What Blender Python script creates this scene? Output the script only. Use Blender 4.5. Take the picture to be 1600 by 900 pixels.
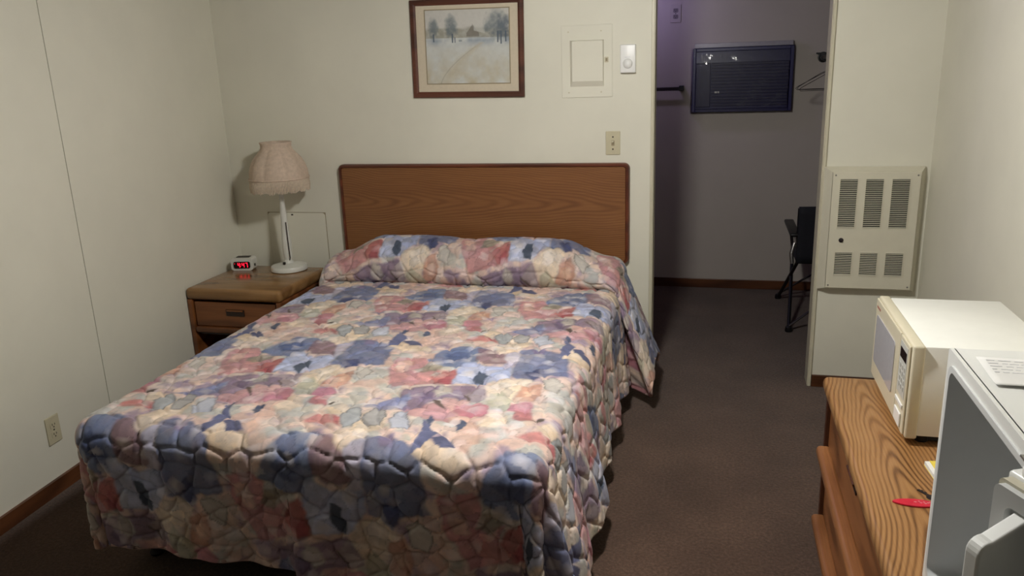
import bpy, bmesh, math, random
import numpy as np
from mathutils import Vector, Matrix

for o in list(bpy.data.objects):
    bpy.data.objects.remove(o)
S = bpy.context.scene
COL = S.collection

# ---------------------------------------------------------------- camera
F_PX = 1241.64
cam_d = bpy.data.cameras.new('camera')
cam_d.sensor_fit = 'HORIZONTAL'
cam_d.sensor_width = 36.0
cam_d.lens = F_PX * 36.0 / 1600.0
cam_d.clip_start = 0.02
cam = bpy.data.objects.new('camera', cam_d)
COL.objects.link(cam)
RX = Vector((0.9690215, 0.2446080, -0.0341213))
UP = Vector((-0.0333969, 0.2666646, 0.9632106))
FW = Vector((-0.2447080, 0.9322322, -0.2665729))
cam.matrix_world = Matrix(((RX.x, UP.x, -FW.x, 0.0), (RX.y, UP.y, -FW.y, 0.0), (RX.z, UP.z, -FW.z, 1.60), (0, 0, 0, 1)))
S.camera = cam

# ---------------------------------------------------------------- world, exposure
world = bpy.data.worlds.new('night')
world.use_nodes = True
world.node_tree.nodes['Background'].inputs[0].default_value = (0.02, 0.022, 0.03, 1)
world.node_tree.nodes['Background'].inputs[1].default_value = 0.1
S.world = world
S.view_settings.view_transform = 'Standard'
S.view_settings.look = 'None'
S.view_settings.gamma = 1.0
S.view_settings.use_curve_mapping = False
S.view_settings.exposure = 0.0
DOME_EMISSION = 275.0
DOME_COLOUR = (1.0, 0.985, 0.935)
ALCOVE_EMISSION = 100.0
DOME_POS = (-0.42, 2.12, 2.06)
CEIL = 2.18
QB = 1.0

# ---------------------------------------------------------------- helpers
def lin(c):
    if isinstance(c, (int, float)):
        c = (c, c, c)
    return tuple(((v / 255.0) / 12.92 if v / 255.0 <= 0.04045 else ((v / 255.0 + 0.055) / 1.055) ** 2.4) for v in c)

class NT:
    def __init__(self, name):
        self.m = bpy.data.materials.new(name)
        self.m.use_nodes = True
        self.t = self.m.node_tree
        self.b = self.t.nodes['Principled BSDF']
    def n(self, typ, **kw):
        x = self.t.nodes.new(typ)
        for k, v in kw.items():
            setattr(x, k, v)
        return x
    def l(self, a, b):
        self.t.links.new(a, b)
    def coords(self, scale=(1, 1, 1), rot=(0, 0, 0), loc=(0, 0, 0)):
        tc = self.n('ShaderNodeTexCoord')
        mp = self.n('ShaderNodeMapping')
        mp.inputs['Scale'].default_value = scale
        mp.inputs['Rotation'].default_value = rot
        mp.inputs['Location'].default_value = loc
        self.l(tc.outputs['Object'], mp.inputs['Vector'])
        return mp.outputs['Vector']
    def noise(self, vec, scale, detail=3, rough=0.55):
        x = self.n('ShaderNodeTexNoise')
        x.inputs['Scale'].default_value = scale
        x.inputs['Detail'].default_value = detail
        x.inputs['Roughness'].default_value = rough
        self.l(vec, x.inputs['Vector'])
        return x.outputs['Fac']
    def math(self, op, a, b=None, c=None):
        x = self.n('ShaderNodeMath', operation=op)
        for i, v in enumerate((a, b, c)):
            if v is None:
                continue
            if isinstance(v, (int, float)):
                x.inputs[i].default_value = v
            else:
                self.l(v, x.inputs[i])
        return x.outputs[0]
    def ramp(self, fac, stops):
        x = self.n('ShaderNodeValToRGB')
        e = x.color_ramp.elements
        while len(e) < len(stops):
            e.new(0.5)
        for i, (p, c) in enumerate(stops):
            e[i].position = p
            e[i].color = (*c, 1)
        self.l(fac, x.inputs['Fac'])
        return x.outputs['Color']
    def bump(self, h, strength=0.3, dist=0.002):
        x = self.n('ShaderNodeBump')
        x.inputs['Strength'].default_value = strength
        x.inputs['Distance'].default_value = dist
        self.l(h, x.inputs['Height'])
        self.l(x.outputs['Normal'], self.b.inputs['Normal'])

def plain(name, col, rough=0.5, var=0.06, scale=30.0, metal=0.0, bump=0.0, spec=0.5):
    t = NT(name)
    c = lin(col)
    v = t.coords()
    f = t.noise(v, scale, 3)
    lo = tuple(max(0, x * (1 - var)) for x in c)
    hi = tuple(min(1, x * (1 + var)) for x in c)
    t.l(t.ramp(f, [(0.3, lo), (0.7, hi)]), t.b.inputs['Base Color'])
    t.b.inputs['Roughness'].default_value = rough
    t.b.inputs['Metallic'].default_value = metal
    t.b.inputs['Specular IOR Level'].default_value = spec
    if bump:
        t.bump(f, bump, 0.002)
    return t.m

def emit(name, col, strength):
    t = NT(name)
    t.b.inputs['Base Color'].default_value = (*lin(col), 1)
    t.b.inputs['Emission Color'].default_value = (*lin(col), 1)
    t.b.inputs['Emission Strength'].default_value = strength
    return t.m

def wood(name, dark, mid, light, grain='x', rough=0.35, k=34.0, along=1.1, across=7.0, off=(0, 0, 0), fine=0.5, ring=0.42):
    """contour lines of a stretched noise field give the cathedral grain of plain sawn oak"""
    t = NT(name)
    sc = {'x': (along, across, across), 'y': (across, along, across), 'z': (across, across, along)}[grain]
    v = t.coords(sc, loc=off)
    base = t.noise(v, 1.0, 1.5, 0.4)
    rings = t.math('SINE', t.math('MULTIPLY', base, k))
    rings = t.math('MULTIPLY_ADD', rings, 0.5, 0.5)
    rings = t.math('POWER', rings, 1.7)
    fs = {'x': (6, 260, 260), 'y': (260, 6, 260), 'z': (260, 260, 6)}[grain]
    fib = t.noise(t.coords(fs), 1.0, 3, 0.6)
    broad = t.noise(t.coords(tuple(s * 0.6 for s in sc)), 1.0, 3)
    mix = t.math('ADD', t.math('MULTIPLY', rings, ring), t.math('MULTIPLY', fib, fine))
    mix = t.math('ADD', mix, t.math('MULTIPLY', broad, 0.25))
    col = t.ramp(mix, [(0.18, lin(light)), (0.48, lin(mid)), (0.95, lin(dark))])
    t.l(col, t.b.inputs['Base Color'])
    t.b.inputs['Roughness'].default_value = rough
    t.bump(fib, 0.12, 0.001)
    return t.m

def cathedral(name, dark, mid, light, grain, cross, c0, alpha, beta, w, rough=0.35, ring=0.5, fine=0.35, wob=0.8):
    """plain sawn veneer: nested hyperbolic growth lines about a centre line, plus fibre"""
    t = NT(name)
    sp = t.n('ShaderNodeSeparateXYZ')
    t.l(t.coords(), sp.inputs[0])
    gi, ci = 'XYZ'.index(grain.upper()), 'XYZ'.index(cross.upper())
    sc = [9.0, 9.0, 9.0]; sc[gi] = 1.6
    wobn = t.math('SUBTRACT', t.noise(t.coords(tuple(sc)), 1.0, 2.0, 0.5), 0.5)
    x = t.math('ADD', t.math('SUBTRACT', sp.outputs[ci], c0), t.math('MULTIPLY', t.math('SUBTRACT', t.noise(t.coords(tuple(2.2 if i == gi else 0.01 for i in range(3))), 1.0, 1), 0.5), 0.10))
    rad = t.math('SQRT', t.math('ADD', t.math('MULTIPLY', x, x), w * w))
    f = t.math('ADD', t.math('MULTIPLY', sp.outputs[gi], alpha), t.math('MULTIPLY', rad, beta))
    f = t.math('ADD', f, t.math('MULTIPLY', wobn, wob * 6))
    s = t.math('MULTIPLY_ADD', t.math('SINE', t.math('MULTIPLY', f, 6.2832)), 0.5, 0.5)
    s = t.math('POWER', s, 2.0)
    ms = [14.0, 14.0, 14.0]; ms[gi] = 2.5
    s = t.math('MULTIPLY', s, t.math('MULTIPLY', t.noise(t.coords(tuple(ms)), 1.0, 2), 1.7))
    fs = [260.0, 260.0, 260.0]; fs[gi] = 6.0
    fib = t.noise(t.coords(tuple(fs)), 1.0, 3, 0.6)
    bs = [16.0, 16.0, 16.0]; bs[gi] = 0.8
    broad = t.noise(t.coords(tuple(bs)), 1.0, 3)
    mix = t.math('ADD', t.math('MULTIPLY', s, ring), t.math('MULTIPLY', fib, fine))
    mix = t.math('ADD', mix, t.math('MULTIPLY', broad, 0.30))
    t.l(t.ramp(mix, [(0.20, lin(light)), (0.48, lin(mid)), (0.95, lin(dark))]), t.b.inputs['Base Color'])
    t.b.inputs['Roughness'].default_value = rough
    t.bump(fib, 0.10, 0.001)
    return t.m

class MB:
    def __init__(self):
        self.bm = bmesh.new()
    def box(self, x0, x1, y0, y1, z0, z1, bev=0.0, seg=2):
        ret = bmesh.ops.create_cube(self.bm, size=1.0)
        vs = ret['verts']
        for v in vs:
            v.co = Vector((x0 + (v.co.x + .5) * (x1 - x0), y0 + (v.co.y + .5) * (y1 - y0), z0 + (v.co.z + .5) * (z1 - z0)))
        if bev > 0:
            es = list({e for v in vs for e in v.link_edges})
            bmesh.ops.bevel(self.bm, geom=es, offset=bev, segments=seg, profile=0.5, affect='EDGES')
        return self
    def lathe(self, prof, n=40, lobes=0, amp=0.0, c=(0, 0, 0), close=True, ampf=None):
        rings = []
        for i, (r, z) in enumerate(prof):
            ring = []
            a_ = amp if ampf is None else ampf(i / (len(prof) - 1))
            for j in range(n):
                th = 2 * math.pi * j / n
                rr = r
                if lobes:
                    rr = r * (1 + a_ * abs(math.sin(th * lobes / 2)) - a_)
                ring.append(self.bm.verts.new((c[0] + rr * math.cos(th), c[1] + rr * math.sin(th), c[2] + z)))
            rings.append(ring)
        for a, b in zip(rings[:-1], rings[1:]):
            for j in range(n):
                self.bm.faces.new((a[j], a[(j + 1) % n], b[(j + 1) % n], b[j]))
        if close:
            self.bm.faces.new(list(reversed(rings[0])))
            self.bm.faces.new(rings[-1])
        return self
    def tube(self, pts, r, n=8, cap=True):
        pts = [Vector(p) for p in pts]
        rings = []
        prev = None
        for i, p in enumerate(pts):
            d = (pts[min(i + 1, len(pts) - 1)] - pts[max(i - 1, 0)]).normalized()
            if prev is None:
                up = Vector((0, 0, 1)) if abs(d.z) < 0.9 else Vector((1, 0, 0))
                s = d.cross(up).normalized()
            else:
                s = (prev - d * prev.dot(d)).normalized()
            prev = s
            t = d.cross(s)
            rr = r[i] if isinstance(r, (list, tuple)) else r
            rings.append([self.bm.verts.new(p + s * (rr * math.cos(2 * math.pi * j / n)) + t * (rr * math.sin(2 * math.pi * j / n))) for j in range(n)])
        for a, b in zip(rings[:-1], rings[1:]):
            for j in range(n):
                self.bm.faces.new((a[j], a[(j + 1) % n], b[(j + 1) % n], b[j]))
        if cap:
            self.bm.faces.new(list(reversed(rings[0])))
            self.bm.faces.new(rings[-1])
        return self
    def prism(self, pts, axis, a, b):
        """polygon in the two other axes, extruded from a to b along axis"""
        def mk(p, d):
            if axis == 'x': return (d, p[0], p[1])
            if axis == 'y': return (p[0], d, p[1])
            return (p[0], p[1], d)
        lo = [self.bm.verts.new(mk(p, a)) for p in pts]
        hi = [self.bm.verts.new(mk(p, b)) for p in pts]
        n = len(pts)
        for i in range(n):
            self.bm.faces.new((lo[i], lo[(i + 1) % n], hi[(i + 1) % n], hi[i]))
        self.bm.faces.new(list(reversed(lo)))
        self.bm.faces.new(hi)
        return self
    def quad(self, *pts):
        self.bm.faces.new([self.bm.verts.new(p) for p in pts])
        return self
    def build(self, name, mat, parent=None, smooth=False, kind=None, label=None, angle=40):
        bmesh.ops.recalc_face_normals(self.bm, faces=self.bm.faces)
        me = bpy.data.meshes.new(name)
        self.bm.to_mesh(me)
        self.bm.free()
        if smooth:
            me.polygons.foreach_set('use_smooth', [True] * len(me.polygons))
            try:
                me.set_sharp_from_angle(angle=math.radians(angle))
            except Exception:
                pass
        o = bpy.data.objects.new(name, me)
        me.materials.append(mat)
        COL.objects.link(o)
        if parent:
            o.parent = parent
        if kind:
            o['kind'] = kind
        if label:
            o['label'] = label
        return o

def rrect(x0, x1, z0, z1, r, n=5):
    pts = []
    for cx, cz, a0 in ((x1 - r, z1 - r, 0), (x0 + r, z1 - r, 90), (x0 + r, z0 + r, 180), (x1 - r, z0 + r, 270)):
        for i in range(n + 1):
            a = math.radians(a0 + 90 * i / n)
            pts.append((cx + r * math.cos(a), cz + r * math.sin(a)))
    return pts

def thing(name, label, cat, loc=(0, 0, 0), rz=0.0, group=None):
    o = bpy.data.objects.new(name, None)
    o.empty_display_size = 0.1
    COL.objects.link(o)
    o.location = loc
    o.rotation_euler = (0, 0, rz)
    return tag(o, label, cat, group)

def tag(o, label, cat, group=None):
    o['label'] = label
    o['category'] = cat
    if group:
        o['group'] = group
    return o

def struct(o, label=None):
    o['kind'] = 'structure'
    if label:
        o['label'] = label
    return o

# ---------------------------------------------------------------- materials
def wall_mat(name, col, stripes=True):
    t = NT(name)
    c = lin(col)
    v = t.coords()
    mott = t.noise(v, 2.2, 4, 0.6)
    t.l(t.ramp(mott, [(0.25, tuple(x * 0.95 for x in c)), (0.75, tuple(min(1, x * 1.05) for x in c))]), t.b.inputs['Base Color'])
    weave = t.noise(t.coords((140, 140, 40)), 1.0, 2)
    t.bump(weave, 0.05, 0.0006)
    t.b.inputs['Roughness'].default_value = 0.55
    t.b.inputs['Specular IOR Level'].default_value = 0.35
    return t.m

M = {}
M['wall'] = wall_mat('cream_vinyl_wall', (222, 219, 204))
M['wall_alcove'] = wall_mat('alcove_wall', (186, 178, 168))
M['ceiling'] = plain('tan_ceiling', (118, 110, 100), 0.8, 0.05, 12)  # toned down so the unseen ceiling bounces less light onto the bed foot
M['bounce_cut'] = wood('bounce_cut_panelling', (30, 20, 14), (48, 32, 22), (62, 42, 28), 'z', 0.5)  # unseen wall's finish, made dark to keep bounce off the bed foot
def carpet():
    t = NT('brown_carpet')
    v = t.coords()
    a = t.noise(v, 420, 2, 0.7)
    b = t.noise(v, 90, 3, 0.6)
    c = t.noise(v, 3.0, 3, 0.5)
    f = t.math('ADD', t.math('MULTIPLY', a, 0.5), t.math('ADD', t.math('MULTIPLY', b, 0.35), t.math('MULTIPLY', c, 0.2)))
    t.l(t.ramp(f, [(0.36, lin((50, 37, 30))), (0.52, lin((84, 64, 53))), (0.68, lin((122, 96, 80)))]), t.b.inputs['Base Color'])
    t.b.inputs['Roughness'].default_value = 1.0
    t.b.inputs['Specular IOR Level'].default_value = 0.05
    t.b.inputs['Sheen Weight'].default_value = 0.15
    t.bump(t.math('ADD', a, b), 0.7, 0.006)
    return t.m
M['carpet'] = carpet()
M['base_wood'] = wood('baseboard_wood', (62, 34, 18), (92, 54, 30), (112, 68, 40), 'x', 0.4)
M['base_wood_y'] = wood('baseboard_wood_long', (62, 34, 18), (92, 54, 30), (112, 68, 40), 'y', 0.4)
M['trim'] = plain('cream_trim', (200, 194, 172), 0.4, 0.03, 20)
M['headboard'] = cathedral('headboard_oak', (84, 48, 24), (124, 80, 44), (142, 98, 58), 'x', 'z', 0.925, 7.0, 90.0, 0.05, 0.42, 0.26, 0.46, 0.45)
M['headboard_edge'] = wood('headboard_edge_wood', (62, 28, 16), (96, 46, 26), (116, 60, 34), 'x', 0.35, 20)
M['oak_y'] = cathedral('dresser_top_oak', (92, 58, 30), (150, 107, 64), (174, 132, 86), 'y', 'x', -0.185, 9.0, 95.0, 0.028, 0.34, 0.42, 0.42, 0.5)
M['oak_front'] = wood('dresser_front_oak', (84, 48, 24), (132, 84, 48), (154, 102, 62), 'y', 0.38, 30)
M['oak_rail'] = wood('dresser_rail_oak', (104, 62, 34), (156, 104, 64), (182, 128, 84), 'y', 0.35, 18)
M['oak_dark'] = wood('dresser_side_wood', (48, 24, 14), (74, 40, 24), (92, 52, 32), 'z', 0.4)
M['night_top'] = wood('nightstand_top_oak', (100, 68, 36), (138, 102, 62), (158, 120, 78), 'x', 0.20, 30, 1.4, 6)
M['night_body'] = wood('nightstand_oak', (74, 40, 18), (118, 70, 36), (140, 88, 48), 'x', 0.35, 26, 1.4, 6)
M['night_dark'] = plain('nightstand_recess', (40, 22, 12), 0.5, 0.15, 40)
M['white_enamel'] = plain('white_enamel', (228, 226, 214), 0.35, 0.02, 20)
M['mw_white'] = plain('microwave_white', (240, 240, 234), 0.32, 0.015, 18)
M['mw_cream'] = plain('microwave_cream', (214, 206, 182), 0.32, 0.02, 18)
M['fridge_white'] = plain('refrigerator_white', (230, 231, 228), 0.35, 0.015, 15, bump=0.03)
M['fridge_liner'] = plain('refrigerator_liner', (206, 208, 208), 0.4, 0.02, 12)
M['gasket'] = plain('magnetic_gasket', (196, 190, 170), 0.6, 0.06, 60)
M['heater'] = plain('heater_enamel', (214, 209, 190), 0.4, 0.025, 14)
M['dark'] = plain('dark_cavity', (26, 24, 22), 0.7, 0.2, 40)
M['black'] = plain('black_plastic', (14, 14, 17), 0.45, 0.2, 50)
M['plate'] = plain('ivory_plate', (196, 188, 160), 0.4, 0.03, 30)
M['plate_dark'] = plain('dark_slot', (46, 40, 30), 0.5, 0.1, 60)
M['white_plastic'] = plain('white_plastic', (236, 236, 234), 0.35, 0.01, 20)
M['lamp_white'] = plain('lamp_white_enamel', (214, 214, 206), 0.3, 0.03, 30)
M['frame_wood'] = wood('picture_frame_wood', (56, 28, 18), (88, 48, 34), (112, 66, 48), 'x', 0.45, 18)
M['mat_board'] = plain('mat_board', (206, 194, 172), 0.8, 0.03, 80)
M['mat_lip'] = plain('mat_bevel', (150, 138, 112), 0.8, 0.05, 60)
M['red'] = plain('red_plastic', (200, 26, 56), 0.3, 0.06, 80)
M['ink'] = plain('worn_white_print', (224, 150, 156), 0.6, 0.1, 200)
M['yellow'] = plain('yellow_cover', (228, 204, 84), 0.5, 0.04, 40)
M['paper'] = plain('paper_white', (226, 225, 222), 0.8, 0.015, 30)
M['paper_ink'] = plain('faint_grey_print', (214, 214, 217), 0.8, 0.05, 120)
M['metal'] = plain('steel', (150, 148, 144), 0.3, 0.05, 60, metal=0.9)
M['dark_metal'] = plain('dark_metal', (52, 46, 48), 0.35, 0.12, 60, metal=0.6)
M['navy'] = plain('navy_fabric', (20, 21, 30), 0.85, 0.25, 200, bump=0.3)
M['mattress'] = plain('mattress_ticking', (190, 184, 170), 0.9, 0.04, 40)
M['ac_body'] = plain('dark_blue_plastic', (19, 15, 76), 0.35, 0.12, 30)  # navy, with the tint of the bluish alcove light put into the colour
M['ac_slat'] = plain('dark_grille_plastic', (27, 21, 66), 0.4, 0.15, 30)  # bluish lamp tint is in this colour too
M['ac_strip'] = plain('grey_vinyl_strip', (150, 146, 152), 0.3, 0.06, 40)
M['outlet_grey'] = plain('grey_outlet_face', (128, 120, 118), 0.5, 0.06, 60)
M['display'] = plain('black_display', (18, 4, 6), 0.15, 0.1, 40)

# ================================================================ STRUCTURE
XR = 0.946          # right wall
YB = 3.99           # back wall face
YA = 5.80           # alcove back wall face
XAL = -1.30         # alcove left wall
YF = -3.2           # wall behind the camera
def xl(y):          # the left wall runs slightly out of square
    return -2.671 + (YB - y) * (0.125 / 1.74)

b = MB()
b.box(-3.4, 1.3, YF - 0.1, YA + 0.1, -0.08, 0.0)
struct(b.build('floor', M['carpet']), 'brown speckled carpet')
b = MB()
b.box(-3.4, 1.3, YF - 0.1, YA + 0.1, CEIL, CEIL + 0.08)
struct(b.build('ceiling', M['ceiling']))

# left wall: backing and separate vinyl panels with an open seam between them
wl = MB()
wl.prism([(xl(YB + .1) - .006, YB + .1), (xl(YB + .1) - .12, YB + .1), (xl(YF) - .12, YF), (xl(YF) - .006, YF)], 'z', 0, CEIL)
wl = struct(wl.build('wall_left', M['dark']))
seams = [YB + 0.02, 2.72, 1.50, 0.28, -0.94, -2.16, YF]
for y1, y0 in zip(seams[:-1], seams[1:]):
    ya, yb = y0 + 0.0018, y1 - 0.0018
    p = MB().prism([(xl(ya) - .006, ya), (xl(yb) - .006, yb), (xl(yb), yb), (xl(ya), ya)], 'z', 0, CEIL)
    p.build('wall_panel', M['wall'], wl)

XJL, XJR = -0.302, 0.478    # doorway
HEAD = 2.10
b = MB()
b.box(-2.80, XJL - .012, YB, YB + .10, 0, CEIL)
b.box(XJR + .012, XR + .1, YB, YB + .10, 0, CEIL)
b.box(XJL - .012, XJR + .012, YB, YB + .10, HEAD + .012, CEIL)
struct(b.build('wall_back', M['wall']), 'cream back wall with doorway opening')
b = MB()
b.box(XR, XR + .1, YF, YB, 0, CEIL)
struct(b.build('wall_right', M['wall']))
b = MB()
b.box(-3.2, XR + .1, YF - .1, YF, 0, CEIL)
struct(b.build('wall_front', M['bounce_cut']))
b = MB()
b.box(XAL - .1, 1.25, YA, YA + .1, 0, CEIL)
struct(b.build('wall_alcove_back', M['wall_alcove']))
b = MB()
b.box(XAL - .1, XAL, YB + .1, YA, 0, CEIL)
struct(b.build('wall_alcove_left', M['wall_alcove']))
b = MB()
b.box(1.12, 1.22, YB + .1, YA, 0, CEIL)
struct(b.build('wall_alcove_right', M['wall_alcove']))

# doorway lining and casings
def jamb(name, x, s):
    t = MB()
    t.box(min(x, x - s * .012), max(x, x - s * .012), YB - .004, YB + .112, 0, HEAD + .012)
    t.box(min(x - s * .003, x - s * .017), max(x - s * .003, x - s * .017), YB - .011, YB - .0005, 0, HEAD + .03, .002)
    return struct(t.build(name, M['trim']))
jamb('trim_1', XJL, 1)
jamb('trim_2', XJR, -1)
b = MB()
b.box(XJL, XJR, YB - .004, YB + .112, HEAD, HEAD + .012)
b.box(XJL - .017, XJR + .017, YB - .011, YB - .0005, HEAD + .031, HEAD + .062, .003)
struct(b.build('trim_3', M['trim']))
# baseboards
b = MB()
b.prism([(xl(YB), YB), (xl(YF), YF), (xl(YF) + .014, YF), (xl(YB) + .014, YB)], 'z', 0, .062)
struct(b.build('baseboard_left', M['base_wood_y']))
b = MB()
b.box(-2.64, XJL - .020, YB - .014, YB - .0005, 0, .062, .003)
b.box(XJR + .020, XR - .016, YB - .014, YB - .0005, 0, .062, .003)
struct(b.build('baseboard_back', M['base_wood']))
b = MB()
b.box(XR - .014, XR - .0005, YF, YB - .016, 0, .062, .003)
struct(b.build('baseboard_right', M['base_wood_y']))
b = MB()
b.box(XAL, 1.12, YA - .014, YA - .0005, 0, .066, .003)
struct(b.build('baseboard_alcove', M['base_wood']))

# ================================================================ LAMPS
t = thing('ceiling_lamp', 'round white glass dome lamp on the ceiling over the bed', 'lamp', (DOME_POS[0], DOME_POS[1], CEIL))
MB().lathe([(.05, 0), (.15, 0), (.15, -.02), (.10, -.034), (.05, -.034)], 40).build('base', M['white_plastic'], t, True)
dz = DOME_POS[2] - CEIL
prof = [(.0971, -.0341)] + [(.105 * math.cos(a), -.06 - .085 * math.sin(a)) for a in [i * math.pi / 2 / 10 for i in range(10)]] + [(.004, -.145)]
dome = MB().lathe(prof, 40).build('glass_dome', emit('lit_dome_glass', (255, 255, 255), DOME_EMISSION), t, True)
dm = dome.data.materials[0].node_tree.nodes['Principled BSDF']
dm.inputs['Emission Color'].default_value = (*DOME_COLOUR, 1)
MB().lathe([(.008, -.145), (.012, -.150), (.006, -.162)], 16).build('finial', M['metal'], t, True)

t = thing('alcove_lamp', 'small bluish bulb lamp on the alcove ceiling', 'lamp', (-.62, 5.30, CEIL))
MB().lathe([(.02, 0), (.055, 0), (.055, -.012), (.03, -.03), (.022, -.05)], 28).build('base', M['white_plastic'], t, True)
vm = emit('cold_bulb', (255, 255, 255), ALCOVE_EMISSION)
vm.node_tree.nodes['Principled BSDF'].inputs['Emission Color'].default_value = (.60, .50, 1.0, 1)
MB().lathe([(.014, -.0505), (.018, -.06), (.032, -.085), (.034, -.10), (.028, -.118), (.014, -.13), (.002, -.133)], 24).build('bulb', vm, t, True)

# ================================================================ BED
CX = -1.20
t = thing('bed', 'low double bed with mattress under the floral quilt', 'bed', (CX, 2.93, 0))
MB().box(-.74, .74, -.98, .98, .10, .31, .02).build('box_spring', M['mattress'], t)
MB().box(-.745, .745, -.985, 1.0, .312, .535, .05, 3).build('mattress', M['mattress'], t, True)
MB().box(-.72, .72, -.95, .95, .07, .099).build('frame', M['black'], t)
for sx in (-.66, .66):
    for sy in (-.88, .88):
        MB().lathe([(.02, 0), (.024, .01), (.016, .03), (.016, .07)], 12, c=(sx, sy, 0)).build('leg', M['black'], t, True)

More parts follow.
